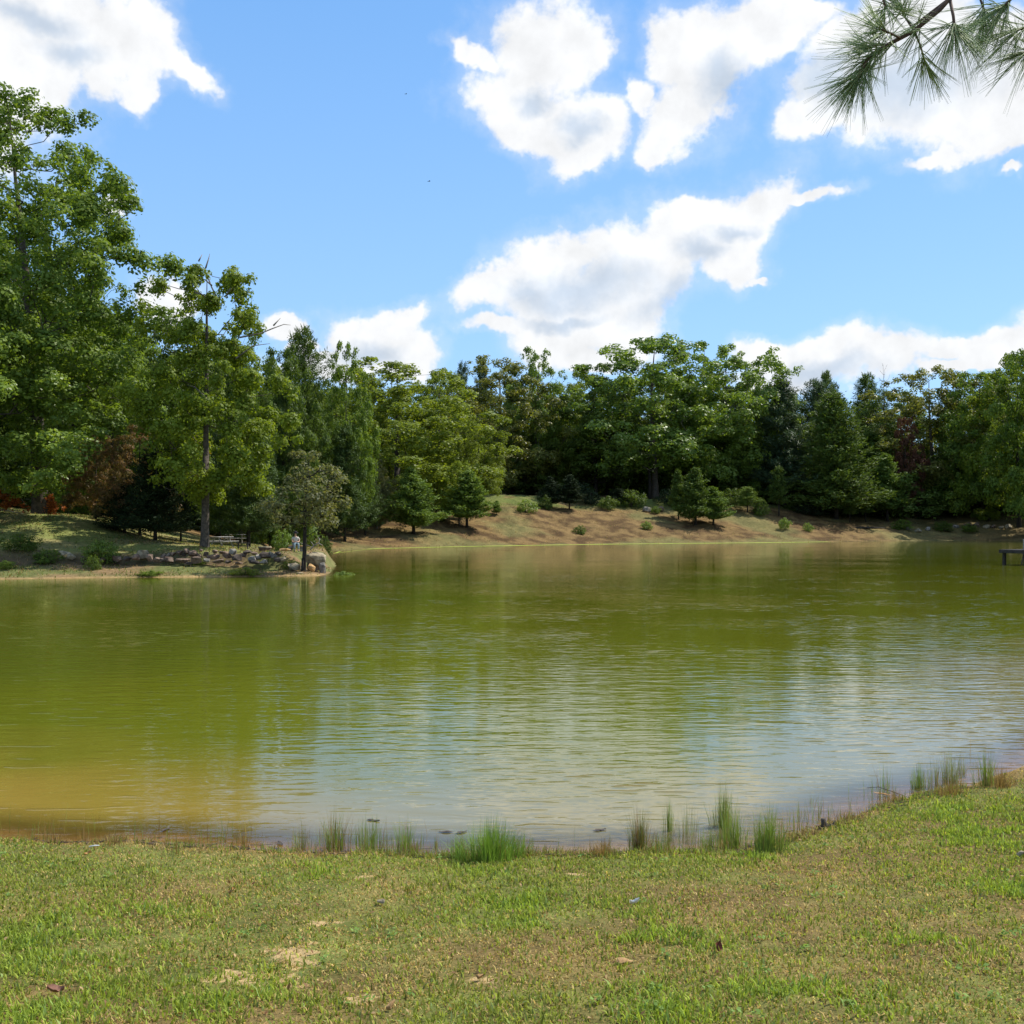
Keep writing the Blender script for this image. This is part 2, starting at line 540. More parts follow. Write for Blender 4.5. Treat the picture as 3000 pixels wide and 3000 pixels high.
M_sparse = leaf_mat('leaf_grey_olive', (0.11, 0.12, 0.05), (0.23, 0.23, 0.10), cc=(0.28, 0.16, 0.06))

# ------------------------------------------------------------------ ground sheet
def axis(parts):
    out_ = []
    for a, b, s in parts:
        out_.extend(np.arange(a, b, s).tolist())
    return out_


ys = axis([(-30, 3, 1.2), (3, 13, 0.10), (13, 20, 0.35), (20, 56, 1.2), (56, 110, 0.45), (110, 225, 0.8)])
ys += [225 * 1.12 ** i for i in range(26)]
xr = axis([(0, 6, 0.12), (6, 12, 0.3), (12, 90, 0.75)]) + [90 * 1.13 ** i for i in range(26)]
xs = [-v for v in reversed(xr[1:])] + xr
xs = np.array(xs); ys = np.array(ys)
GX, GY = np.meshgrid(xs, ys)
gx = GX.ravel(); gy = GY.ravel()
gsd = sdist(gx, gy)
gz = height(gx, gy, gsd)
nx_, ny_ = len(xs), len(ys)
ii = np.arange(nx_ * ny_).reshape(ny_, nx_)
gf = np.stack([ii[:-1, :-1], ii[:-1, 1:], ii[1:, 1:], ii[1:, :-1]], axis=-1).reshape(-1, 4)


def lerp(a, b, t):
    return np.asarray(a)[None, :] * (1 - t[:, None]) + np.asarray(b)[None, :] * t[:, None]


def ground_colour(x, y, sd):
    n1 = vnoise(x, y, 1.3, 21, 3); n2 = vnoise(x, y, 0.35, 22, 2)
    lawn = lerp((0.21, 0.15, 0.055), (0.16, 0.175, 0.042), sst(n1, 0.35, 0.65))
    lawn = lawn * (0.75 + 0.5 * n2)[:, None]
    mud = np.array((0.33, 0.20, 0.09))[None] * (0.8 + 0.4 * n2)[:, None]
    wm = 1 - sst(sd + (n2 - 0.5) * 0.25, 0.0, 0.22)
    near = lawn * (1 - wm)[:, None] + mud * wm[:, None]
    # far bank: dry red-brown needle litter with straw and green tints
    m1 = vnoise(x, y, 8.0, 31, 4); m2 = vnoise(x, y, 1.5, 32, 3)
    bank = lerp((0.088, 0.052, 0.022), (0.215, 0.140, 0.056), sst(m2, 0.3, 0.7))
    g = sst(m1 + (1 - sst(sd, 0.5, 4)) * 0.18, 0.47, 0.70)
    bank = bank * (1 - 0.6 * g)[:, None] + np.array((0.17, 0.17, 0.06))[None] * (0.6 * g)[:, None]
    crest = sst(sd, 20, 25) * (1 - sst(sd, 40, 60)) * sst(vnoise(x, y, 7.0, 35, 3) + 0.25 * (1 - sst(np.abs(x + 3), 6, 16)), 0.38, 0.60)
    bank = bank * (1 - 0.8 * crest)[:, None] + np.array((0.13, 0.17, 0.04))[None] * (0.8 * crest)[:, None]
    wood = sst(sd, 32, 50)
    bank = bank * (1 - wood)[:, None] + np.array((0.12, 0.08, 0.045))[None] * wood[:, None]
    right = sst(x, 60, 75)
    bank = bank * (1 - 0.3 * right)[:, None] + np.array((0.21, 0.17, 0.07))[None] * (0.3 * right)[:, None]
    # the spit: olive grass above the stone wall, straw and earth below it
    s1 = vnoise(x, y, 2.5, 41, 3)
    top = lerp((0.25, 0.22, 0.09), (0.20, 0.22, 0.065), sst(s1, 0.35, 0.65))
    low = lerp((0.24, 0.16, 0.08), (0.14, 0.15, 0.05), sst(s1, 0.4, 0.6))
    up = sst(sd, 4.6, 5.6)
    spit = low * (1 - up)[:, None] + top * up[:, None]
    wall_shade = (sst(sd, 4.1, 4.6) * (1 - sst(sd, 5.5, 6.0)))[:, None] * 0.75  # dark band on the wall step, painted shade for the hollows between stones
    spit = spit * (1 - wall_shade) + np.array((0.085, 0.06, 0.04))[None] * wall_shade
    sm = (1 - sst(sd + (m2 - 0.5) * 0.8, 0.0, 0.5)) * (1 - 0.92 * sst(y, 64.5, 66.0) * sst(x, -18, -15))
    spit = spit * (1 - sm)[:, None] + np.array((0.40, 0.27, 0.12))[None] * sm[:, None]
    back = sst(y, 88, 100)
    spit = spit * (1 - back)[:, None] + bank * back[:, None]
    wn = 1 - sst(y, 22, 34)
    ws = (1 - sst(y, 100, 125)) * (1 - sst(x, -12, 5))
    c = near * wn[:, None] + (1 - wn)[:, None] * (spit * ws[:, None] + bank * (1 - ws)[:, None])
    return np.clip(c, 0, 1)


def lawn_pt(px, py):
    """picture pixel on the near lawn -> world x, y"""
    s = (py - HZ) / F
    y = 6.0
    for _ in range(30):
        x = (px - 1500) / F * y
        y = 0.5 * y + 0.5 * (HC - T(x, y)) / s
    return (px - 1500) / F * y, y


DIRT = [(*lawn_pt(1060, 2570), 0.12), (*lawn_pt(850, 2790), 0.30), (*lawn_pt(700, 2860), 0.28), (*lawn_pt(890, 2870), 0.22), (*lawn_pt(1400, 2865), 0.16), (*lawn_pt(940, 2700), 0.15),
        (*lawn_pt(1690, 2560), 0.13), (*lawn_pt(1060, 2920), 0.15)]

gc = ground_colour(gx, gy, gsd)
mg, t, b = new_mat('ground_earth_and_grass')
a = t.node('ShaderNodeAttribute', attribute_name='tint')
g = t.node('ShaderNodeNewGeometry')
n1 = t.noise(g.outputs['Position'], 2.2, 8, 0.7)
n2 = t.noise(g.outputs['Position'], 26.0, 5, 0.7)
mul = t.m('ADD', 0.62, t.m('MULTIPLY', t.ss(n1, 0.3, 0.7), 0.5))
mul = t.m('MULTIPLY', mul, t.m('ADD', 0.7, t.m('MULTIPLY', n2, 0.6)))
cc = t.v('SCALE', a.outputs['Color']); t.put(cc.node.inputs['Scale'], mul)
dn = t.m('ADD', t.node('ShaderNodeAttribute', attribute_name='dirt').outputs['Fac'], t.m('MULTIPLY', t.m('SUBTRACT', t.noise(g.outputs['Position'], 6.0, 7, 0.7), 0.5), 2.4))
cc = t.mix(t.ss(dn, 0.42, 0.60), cc, t.mix(n2, (0.30, 0.20, 0.09, 1), (0.58, 0.42, 0.20, 1)))
t.put(b.inputs['Base Color'], cc)
b.inputs['Roughness'].default_value = 0.95
b.inputs['Specular IOR Level'].default_value = 0.1
bp = t.node('ShaderNodeBump', {'Height': t.m('ADD', n1, t.m('MULTIPLY', n2, 0.15))})
bp.inputs['Strength'].default_value = 1.0; bp.inputs['Distance'].default_value = 0.10
t.l.new(bp.outputs[0], b.inputs['Normal'])
M_ground = mg
gdirt = np.full(len(gx), -1.0)
for (cx, cy, r) in DIRT:
    gdirt = np.maximum(gdirt, 0.75 * (1 - np.hypot(gx - cx, gy - cy) / (r * 1.5)))
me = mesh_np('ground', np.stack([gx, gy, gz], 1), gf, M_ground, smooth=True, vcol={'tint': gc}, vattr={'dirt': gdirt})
ground = tag(obj('ground', me), 'grassy lawn, pond bed and brown earth banks round the pond', kind='structure')

# ------------------------------------------------------------------ water
wx = np.array([v for v in xs if -60 <= v <= 122]); wy = np.array([v for v in ys if 8 <= v <= 215])
WX, WY = np.meshgrid(wx, wy)
wxx = WX.ravel(); wyy = WY.ravel(); wsd = sdist(wxx, wyy)
jj = np.arange(len(wx) * len(wy)).reshape(len(wy), len(wx))
wf = np.stack([jj[:-1, :-1], jj[:-1, 1:], jj[1:, 1:], jj[1:, :-1]], axis=-1).reshape(-1, 4)
keep = (wsd[wf] < 1.2).any(axis=1)
wf = wf[keep]
used = np.unique(wf); remap = np.full(len(wxx), -1); remap[used] = np.arange(len(used))
wf = remap[wf]
wxx, wyy, wsd = wxx[used], wyy[used], wsd[used]
depth = np.clip(-wsd, 0, 12)
# iron-brown silt hangs in the shallow left corner and along the near edge
silt = (1 - sst(depth + (vnoise(wxx, wyy, 2.0, 51, 3) - 0.5) * 2.5, 0.6, 5.5)) * (1 - sst(wyy, 26, 45))
leftness = 1 - sst(wxx + 0.22 * wyy, -1.0, 2.0)
silt = np.clip(silt * (0.55 + 0.45 * leftness), 0, 1)
deepc = lerp((0.104, 0.114, 0.008), (0.086, 0.102, 0.009), sst(vnoise(wxx, wyy, 12, 52, 3), 0.3, 0.7))
wcol = deepc * (1 - silt)[:, None] + (np.array((0.225, 0.155, 0.028))[None] * leftness[:, None] + np.array((0.26, 0.20, 0.12))[None] * (1 - leftness)[:, None]) * silt[:, None]
clear = 1 - sst(depth, 0.05, 1.3)
mw, t, b = new_mat('pond_water')
a = t.node('ShaderNodeAttribute', attribute_name='tint')
cl = t.node('ShaderNodeAttribute', attribute_name='clear')
g = t.node('ShaderNodeNewGeometry')
pos = g.outputs['Position']
mp1 = t.node('ShaderNodeMapping', {'Vector': pos}); mp1.inputs['Scale'].default_value = (1.05, 3.0, 1); mp1.inputs['Rotation'].default_value = (0, 0, R(5))
mp2 = t.node('ShaderNodeMapping', {'Vector': pos}); mp2.inputs['Scale'].default_value = (2.2, 6.8, 1); mp2.inputs['Rotation'].default_value = (0, 0, R(-9))
r1 = t.noise(mp1.outputs[0], 1.0, 2, 0.5, dist=0.4)
r2 = t.noise(mp2.outputs[0], 1.0, 2, 0.5, dist=0.3)
patch = t.ss(t.noise(pos, 0.13, 3, 0.5), 0.32, 0.62, 0.45, 1.25)
sp = t.node('ShaderNodeSeparateXYZ', {0: pos})
shelter = t.ss(sp.outputs[1], 18.0, 80.0, 1.0, 0.40)       # the far water lies in the lee of the trees
mp3 = t.node('ShaderNodeMapping', {'Vector': pos}); mp3.inputs['Scale'].default_value = (1.3, 5.0, 1); mp3.inputs['Rotation'].default_value = (0, 0, R(3))
gust = t.ss(t.noise(pos, 0.22, 3, 0.6), 0.46, 0.62)
r3 = t.m('MULTIPLY', t.ss(t.noise(mp3.outputs[0], 1.0, 1, 0.5), 0.60, 0.74), gust)      # sparse steeper wavelets under the gusts
hgt = t.m('MULTIPLY', t.m('ADD', t.m('ADD', r1, t.m('MULTIPLY', r3, 0.9)), t.m('MULTIPLY', r2, 0.5)), t.m('MULTIPLY', patch, shelter))
bp = t.node('ShaderNodeBump', {'Height': hgt})
bp.inputs['Strength'].default_value = 1.0; bp.inputs['Distance'].default_value = 0.0120
t.put(b.inputs['Base Color'], a.outputs['Color'])
b.inputs['Roughness'].default_value = 0.03
b.inputs['IOR'].default_value = 1.33
t.l.new(bp.outputs[0], b.inputs['Normal'])
# shallow margin: the bed shows through
gl = t.node('ShaderNodeBsdfTransparent'); gl.inputs[0].default_value = (0.93, 0.86, 0.72, 1)
gls = t.node('ShaderNodeBsdfGlossy'); gls.inputs['Roughness'].default_value = 0.03
t.l.new(bp.outputs[0], gls.inputs['Normal'])
fr = t.node('ShaderNodeFresnel'); fr.inputs[0].default_value = 1.33
t.l.new(bp.outputs[0], fr.inputs['Normal'])
m1 = t.node('ShaderNodeMixShader'); t.put(m1.inputs[0], fr.outputs[0]); t.l.new(gl.outputs[0], m1.inputs[1]); t.l.new(gls.outputs[0], m1.inputs[2])
m2 = t.node('ShaderNodeMixShader'); t.put(m2.inputs[0], t.m('MULTIPLY', cl.outputs['Fac'], 0.9)); t.l.new(b.outputs[0], m2.inputs[1]); t.l.new(m1.outputs[0], m2.inputs[2])
t.l.new(m2.outputs[0], t.n['Material Output'].inputs['Surface'])
me = mesh_np('pond_water', np.stack([wxx, wyy, np.zeros(len(wxx))], 1), wf, mw, smooth=True, vcol={'tint': wcol}, vattr={'clear': clear})
tag(obj('pond_water', me), 'murky green pond water with small wind ripples', kind='structure')

# ------------------------------------------------------------------ tubes
def tube_edges(P, par, rad, sides=5, twist=0):
    """truncated cone for each (parent, child) edge"""
    idx = np.where(par >= 0)[0]
    A = P[par[idx]]; B = P[idx]
    ra = rad[par[idx]].copy(); rb = rad[idx]
    ra = np.minimum(ra, rb * 1.9 + 0.004)
    d = B - A; L = np.linalg.norm(d, axis=1) + 1e-9; d = d / L[:, None]
    up = np.where(np.abs(d[:, 2:3]) > 0.9, np.array([[1., 0, 0]]), np.array([[0, 0, 1.]]))
    u = np.cross(d, up); u /= np.linalg.norm(u, axis=1)[:, None]
    v = np.cross(d, u)
    a_ = np.arange(sides) / sides * 2 * math.pi
    ca, sa = np.cos(a_), np.sin(a_)
    ring = u[:, None, :] * ca[None, :, None] + v[:, None, :] * sa[None, :, None]
    VA = A[:, None, :] + ring * ra[:, None, None]
    VB = B[:, None, :] + d[:, None, :] * (rb * 0.3)[:, None, None] + ring * rb[:, None, None]
    V = np.concatenate([VA, VB], axis=1).reshape(-1, 3)
    base = (np.arange(len(idx)) * 2 * sides)[:, None]
    k = np.arange(sides)[None, :]; k2 = (k + 1) % sides
    Fq = np.stack([base + k, base + k2, base + sides + k2, base + sides + k], axis=-1).reshape(-1, 4)
    return V, Fq


def tube_path(pts, rads, sides=8, cap=True):
    """one smooth tube through points"""
    pts = np.asarray(pts, float); n = len(pts)
    tan = np.gradient(pts, axis=0); tan /= np.linalg.norm(tan, axis=1)[:, None] + 1e-9
    ref = np.array([0, 0, 1.]) if abs(tan[0, 2]) < 0.8 else np.array([1., 0, 0])
    V = []
    for i in range(n):
        u = np.cross(tan[i], ref); u /= np.linalg.norm(u) + 1e-9
        v = np.cross(tan[i], u)
        for k in range(sides):
            a_ = 2 * math.pi * k / sides
            V.append(pts[i] + (u * math.cos(a_) + v * math.sin(a_)) * rads[i])
    Fq = []
    for i in range(n - 1):
        for k in range(sides):
            k2 = (k + 1) % sides
            Fq.append((i * sides + k, i * sides + k2, (i + 1) * sides + k2, (i + 1) * sides + k))
    V = np.array(V); Fq = np.array(Fq)
    if cap:
        c = len(V); V = np.vstack([V, pts[0], pts[-1]])
        Ft = [(c, (k + 1) % sides, k) for k in range(sides)] + [(c + 1, (n - 1) * sides + k, (n - 1) * sides + (k + 1) % sides) for k in range(sides)]
        return V, [Fq, np.array(Ft)]
    return V, [Fq]


def merge(parts):
    """[(V, faces or [faces])] -> V, [faces by size]"""
    Vs = []; Fs = {}
    off = 0
    for V, Fl in parts:
        if not isinstance(Fl, list): Fl = [Fl]
        for f in Fl:
            if len(f): Fs.setdefault(f.shape[1], []).append(f + off)
        Vs.append(V); off += len(V)
    return np.vstack(Vs), [np.concatenate(v) for v in Fs.values()]


# ------------------------------------------------------------------ trees
def leaf_quads(C, N, size, rng, ratio=0.62, tang=None):
    """diamond leaf cards at points C, facing N"""
    n = len(C)
    N = N / (np.linalg.norm(N, axis=1)[:, None] + 1e-9)
    if tang is None:
        tang = rng.normal(size=(n, 3))
    tg = tang - N * (tang * N).sum(1)[:, None]
    tg /= np.linalg.norm(tg, axis=1)[:, None] + 1e-9
    bt = np.cross(N, tg)
    s = size[:, None]
    fold = N * (s * 0.12)
    V = np.stack([C - tg * s, C + bt * s * ratio + fold, C + tg * s, C - bt * s * ratio + fold], axis=1).reshape(-1, 3)
    i = np.arange(n)[:, None] * 4
    return V, np.concatenate([i, i + 1, i + 2, i + 3], axis=1)


def skeleton(trunk_pts, targets, rng, wig=0.06, twig_r=0.012, trunk_r=0.3, power=2.3, sub=3):
    P = [np.array(p, float) for p in trunk_pts]
    par = [-1] + list(range(len(P) - 1))
    nt = len(P)
    tr = np.array(P)
    # order by closeness to the trunk axis
    dist = np.array([np.min(np.linalg.norm(tr - c, axis=1)) for c in targets])
    arr = np.zeros((nt + sub * len(targets) + 5, 3)); arr[:nt] = tr
    cnt = nt
    for ci in np.argsort(dist):
        c = targets[ci]
        N = arr[:cnt]
        dv = c - N; dl = np.linalg.norm(dv, axis=1)
        cost = dl + 1.2 * np.maximum(0, 0.25 * dl - dv[:, 2]) + 0.0
        cost[0] = 1e9
        j = int(np.argmin(cost))
        a_ = N[j].copy(); L = dl[j]
        prev = j
        for s in range(1, sub + 1):
            tt = s / sub
            p = a_ + (c - a_) * tt
            p = p + np.array([0, 0, -0.10 * L * math.sin(math.pi * tt)]) + (rng.normal(size=3) * wig * L if s < sub else 0)
            arr[cnt] = p; par.append(prev); prev = cnt; cnt += 1
    P = arr[:cnt]; par = np.array(par)
    acc = np.zeros(cnt)
    has = np.zeros(cnt, bool)
    for i in range(cnt - 1, 0, -1):
        if not has[i]: acc[i] = twig_r ** power
        acc[par[i]] += acc[i]; has[par[i]] = True
    rad = acc ** (1 / power)
    # the trunk keeps a proper taper
    for i in range(nt):
        t_ = i / (nt - 1)
        rad[i] = max(rad[i] * 0.9, trunk_r * (1 - t_) ** 0.8 + 0.02) if i else trunk_r * 1.25
    rad = np.minimum(rad, trunk_r * 1.25)
    return P, par, rad


def make_tree(name, seed, H, Rr, zb, prof, ncl, clr, nleaf, leaf, trunk_r=0.28, flat=0.85, lean=(0, 0), off=(0, 0), sides=5,
              bare=0, twig=0.014, top=0.9, updir=0.35, outw=0.3, minr=0.3, boughs=True):
    """broadleaf tree. returns trunk mesh, crown mesh (or None); base at the origin"""
    rng = np.random.default_rng(seed)
    C = []
    tz, tr = zip(*prof)
    nmaj = max(6, int(ncl / 2.9)) if boughs else ncl
    while len(C) < nmaj:
        best = None; bd = -1
        for _ in range(5):
            t_ = rng.random()
            z = zb + (H - zb) * t_
            rr = Rr * np.interp(t_, tz, tr)
            a_ = rng.random() * 2 * math.pi
            q = minr + (1 - minr) * rng.random() ** 0.6
            rad = rr * q * (1 + 0.20 * math.sin(3 * a_ + seed + 4 * t_) + 0.14 * math.sin(5 * a_ + 2.1 * seed - 6 * t_))
            p = np.array([math.cos(a_) * rad + off[0] * t_ + lean[0] * z / H, math.sin(a_) * rad + off[1] * t_ + lean[1] * z / H, z - clr * 0.5 * t_])
            dm = min((np.linalg.norm((p - c) * (1, 1, 1.5)) for c in C), default=9)
            if dm > bd: bd = dm; best = p
        C.append(best)
    C = np.array(C)
    if boughs:                       # every bough carries a handful of leafy puffs round its own centre
        nsub = 6
        k_ = np.repeat(np.arange(len(C)), nsub)
        dd_ = rng.normal(size=(len(k_), 3)) + np.array([0, 0, 0.35])
        dd_ /= np.linalg.norm(dd_, axis=1)[:, None]
        bs_ = clr * 1.30 * rng.uniform(0.6, 1.25, len(C)) * (1.1 - 0.35 * (C[:, 2] - zb) / (H - zb))
        C = C[k_] + dd_ * (bs_[k_] * rng.uniform(0.5, 1.0, len(k_)))[:, None] * np.array([1, 1, 0.80])
        C[:, 2] = np.minimum(C[:, 2], H - 0.2 * clr)
    nseg = 9
    tp = []
    for i in range(nseg + 1):
        t_ = i / nseg
        z = H * top * t_
        tp.append((lean[0] * z / H + off[0] * max(0, t_ - 0.4) + math.sin(seed + 3.1 * t_) * 0.018 * H * t_, lean[1] * z / H + off[1] * max(0, t_ - 0.4) + math.cos(seed * 1.7 + 2.6 * t_) * 0.018 * H * t_, z))
    P, par, rad = skeleton(tp, C, rng, trunk_r=trunk_r, twig_r=twig)
    Vt, Ft = tube_edges(P, par, rad, sides)
    parts = [(Vt, Ft)]
    # root flare + smooth trunk bole
    bp_ = np.array(tp[:4]); br = [trunk_r * 1.3, trunk_r, trunk_r * 0.92, trunk_r * 0.8]
    bp_ = np.vstack([bp_[0] - (0, 0, 0.4), bp_[0] + (0, 0, 0.25), bp_[0] + (0, 0, 0.9), bp_[1:]])
    br = [trunk_r * 1.7, trunk_r * 1.28, trunk_r * 1.08] + br[1:]
    parts.append(tube_path(bp_, br, 10))
    V, Fs = merge(parts)
    tm = mesh_np(name + '_trunk', V, Fs, smooth=True)
    if nleaf == 0:
        return tm, None
    cr = clr * (0.66 if boughs else 1.0) * rng.uniform(0.55, 1.35, len(C)) * (1.12 - 0.38 * (C[:, 2] - zb) / (H - zb))
    wgt = cr ** 2; cnt = np.maximum(6, (nleaf * wgt / wgt.sum())).astype(int)
    ci = np.repeat(np.arange(len(C)), cnt)
    n = len(ci)
    d = rng.normal(size=(n, 3)); d /= np.linalg.norm(d, axis=1)[:, None]
    # sub-puffs make the surface of each clump uneven
    d[:, 2] = np.where((d[:, 2] < -0.3) & (rng.random(n) < 0.6), -d[:, 2], d[:, 2])
    r_ = rng.random(n) ** 0.34
    lump = 0.75 + 0.5 * vnoise(d[:, 0] * 2 + ci * 7.3, d[:, 1] * 2 + d[:, 2] * 3, 0.8, seed, 2)
    L = C[ci] + d * (cr[ci] * r_ * lump)[:, None] * np.array([1, 1, flat])
    axis_xy = np.array([np.interp(L[:, 2], [p[2] for p in tp], [p[0] for p in tp]), np.interp(L[:, 2], [p[2] for p in tp], [p[1] for p in tp])]).T
    outd = np.zeros((n, 3)); outd[:, :2] = L[:, :2] - axis_xy
    outd /= np.linalg.norm(outd, axis=1)[:, None] + 1e-6
    N = outd * outw + d * 1.25 + np.array([0, 0, updir]) + rng.normal(size=(n, 3)) * 0.55
    s = leaf * rng.uniform(0.6, 1.3, n)
    V, Fq = leaf_quads(L, N, s, rng)
    var = np.clip(0.45 * rng.random(len(C))[ci] + 0.55 * rng.random(n) ** 1.2, 0, 1)
    cm = mesh_np(name + '_crown', V, Fq, fattr={'var': var})
    return tm, cm


def make_conifer(name, seed, H, Rr, zb, nbr, nleaf, leaf, trunk_r=0.15, rise=0.25, shape=0.8, style='cedar', multi=1, ratio=0.3, tip=1.0):
    rng = np.random.default_rng(seed)
    Vt = []; lc = []; ln = []; lt = []
    for k in range(multi):
        ox, oy = (0, 0) if multi == 1 else (math.cos(k * 2.4) * 0.12 * Rr * k, math.sin(k * 2.4) * 0.12 * Rr * k)
        Hh = H * (1 if k == 0 else rng.uniform(0.65, 0.95))
        bend = rng.normal(size=2) * 0.02 * H
        pts = [(ox + bend[0] * (i / 7) ** 2, oy + bend[1] * (i / 7) ** 2, -0.3 if i == 0 else Hh * i / 7) for i in range(8)]
        Vt.append(tube_path(pts, [max(0.012, trunk_r * (1 - i / 7) ** 0.9 * (1.2 if i == 0 else 1)) for i in range(8)], 7))
        nb = nbr // multi
        for i in range(nb):
            t_ = (i + rng.random()) / nb
            z = zb + (Hh - zb) * t_ * 0.985
            a_ = i * 2.399 + rng.normal() * 0.35
            Lb = Rr * (max(0.03, 1 - t_) ** shape) * rng.uniform(0.55, 1.15)
            if style == 'pine': Lb = Rr * (max(0.02, 1 - t_) ** shape) * rng.uniform(0.45, 1.1)
            base = np.array([ox + bend[0] * (z / Hh) ** 2, oy + bend[1] * (z / Hh) ** 2, z])
            dirn = np.array([math.cos(a_), math.sin(a_), rise * rng.uniform(0.6, 1.4) + 0.45 * t_])
            end = base + dirn * Lb
            midp = (base + end) / 2 + np.array([0, 0, -0.08 * Lb])
            rr0 = max(0.008, trunk_r * 0.28 * (1 - t_))
            Vt.append(tube_path([base, midp, end], [rr0, rr0 * 0.7, 0.006], 4, cap=False))
            nl = max(8, int(nleaf / (nbr) * (0.35 + 1.5 * (1 - t_))))
            u = rng.random(nl) ** (0.7 if style == 'cedar' else 0.42)
            pos = base + (end - base) * u[:, None]
            pos[:, 2] += -0.08 * Lb * np.sin(math.pi * u)
            if style == 'cedar':
                spread = Lb * 0.26 * (1.15 - u) + 0.06 * Rr
                side = np.array([-math.sin(a_), math.cos(a_), 0])
                sg = rng.uniform(-1, 1, nl)
                pos += side[None] * (sg * spread)[:, None] + rng.normal(size=(nl, 3)) * (0.05 * Rr)
                pos[:, 2] += np.abs(sg) * spread * 0.1
                tg = dirn[None] / np.linalg.norm(dirn) + side[None] * (sg * 0.9)[:, None] + np.array([0, 0, 0.35]) + rng.normal(size=(nl, 3)) * 0.35
                nn = rng.normal(size=(nl, 3)) + np.array([0, 0, 0.6])
            else:
                kk = rng.integers(0, 5, nl)
                offs = rng.normal(size=(5, 3)) * np.array([0.22, 0.22, 0.12]) * max(0.5, Lb) * 0.8
                pos = pos + offs[kk] * (0.4 + 0.6 * u)[:, None]
                dd = rng.normal(size=(nl, 3)); dd /= np.linalg.norm(dd, axis=1)[:, None]
                pos += dd * leaf * 1.1
                tg = dd + np.array([0, 0, 0.5])
                nn = rng.normal(size=(nl, 3))
            lc.append(pos); ln.append(nn); lt.append(tg)
    C = np.vstack(lc); N = np.vstack(ln); TG = np.vstack(lt)
    s = leaf * rng.uniform(0.6, 1.35, len(C))
    V, Fq = leaf_quads(C, N, s, rng, ratio=ratio, tang=TG)
    cm = mesh_np(name + '_crown', V, Fq, fattr={'var': np.clip(rng.random(len(C)) ** 1.1, 0, 1)})
    V, Fs = merge(Vt)
    tm = mesh_np(name + '_trunk', V, Fs, smooth=True)
    return tm, cm


PR_ROUND = [(0, 0.55), (0.15, 0.85), (0.4, 1.0), (0.65, 0.92), (0.85, 0.66), (1, 0.28)]
PR_TALL = [(0, 0.6), (0.2, 0.95), (0.45, 1.0), (0.7, 0.75), (0.9, 0.5), (1, 0.3)]
PR_WIDE = [(0, 0.85), (0.25, 1.0), (0.55, 0.97), (0.8, 0.78), (1, 0.45)]
PR_SKIRT = [(0, 0.9), (0.2, 1.0), (0.5, 0.9), (0.75, 0.68), (1, 0.3)]

# generic broadleaf protos, each 20 m tall with a 7.5 m crown radius
BROAD = [
    make_tree('oak_a', 3, 20, 7.5, 2.4, PR_ROUND, 240, 1.35, 42000, 0.16, 0.28),
    make_tree('oak_b', 8, 20, 7.5, 2.2, PR_TALL, 250, 1.30, 42000, 0.16, 0.26),
    make_tree('oak_c', 15, 20, 7.5, 1.2, PR_SKIRT, 260, 1.4, 43000, 0.165, 0.30),
    make_tree('oak_d', 27, 20, 7.5, 2.6, PR_WIDE, 210, 1.4, 40000, 0.16, 0.26, off=(1.2, 0)),
    make_tree('oak_e', 41, 20, 7.5, 2.0, PR_ROUND, 270, 1.2, 43000, 0.15, 0.27, off=(-1.0, 0.5)),
]
THICKET = [make_tree('thicket_a', 101, 11, 5.0, 0.4, PR_WIDE, 130, 1.1, 7000, 0.22, 0.14, flat=1.0),
           make_tree('thicket_b', 103, 11, 5.0, 0.2, PR_SKIRT, 130, 1.15, 7000, 0.22, 0.14, flat=1.0)]
CON = {
    'cedar': [make_conifer('cedar_a', 5, 7, 2.3, 0.9, 110, 10000, 0.14, 0.11, 0.34, 0.85),
              make_conifer('cedar_b', 9, 7, 2.0, 1.2, 100, 9000, 0.14, 0.10, 0.42, 0.72)],
    'pine': [make_conifer('pine_a', 12, 18, 4.6, 3.5, 95, 20000, 0.26, 0.24, 0.18, 0.38, 'pine', ratio=0.16),
             make_conifer('pine_b', 19, 18, 4.2, 2.0, 110, 21000, 0.26, 0.22, 0.25, 0.48, 'pine', ratio=0.16)],
    'fir': [make_conifer('conifer_a', 22, 16, 4.2, 1.6, 170, 17000, 0.21, 0.20, 0.14, 0.52)],
    'thin': [make_conifer('young_pine_a', 33, 6, 1.1, 1.6, 50, 3200, 0.15, 0.07, 0.35, 0.45, 'pine', ratio=0.2)],
}
DEAD = make_tree('dead_a', 51, 20, 3.6, 6, [(0, 0.6), (0.4, 1), (1, 0.25)], 90, 1, 0, 0.1, 0.13, twig=0.018, boughs=False, top=0.97)
BUSH = [make_tree('bush_a', 61, 1.0, 0.6, 0.12, PR_WIDE, 60, 0.17, 3000, 0.036, 0.012, flat=1.0, twig=0.004, minr=0.1, boughs=False),
        make_tree('bush_b', 67, 1.0, 0.7, 0.05, PR_WIDE, 55, 0.18, 2800, 0.038, 0.012, flat=1.0, twig=0.004, minr=0.1, boughs=False)]


def tree(name, meshes, x, Y, sx, sz, mat, bark, label, cat='tree', group=None, rz=0.0, sink=0.1, base=None, mode='crown'):
    o = empty(name, (x, Y, (T(x, Y) if base is None else base) - sink), rz)
    tag(o, label, cat, group)
    tr = obj('trunk', meshes[0], bark, o)
    tr.scale = (sx, sx, sz)
    if meshes[1] is not None:
        c = obj(mode, meshes[1], mat, o)
        c.scale = (sx, sx, sz)
    return o


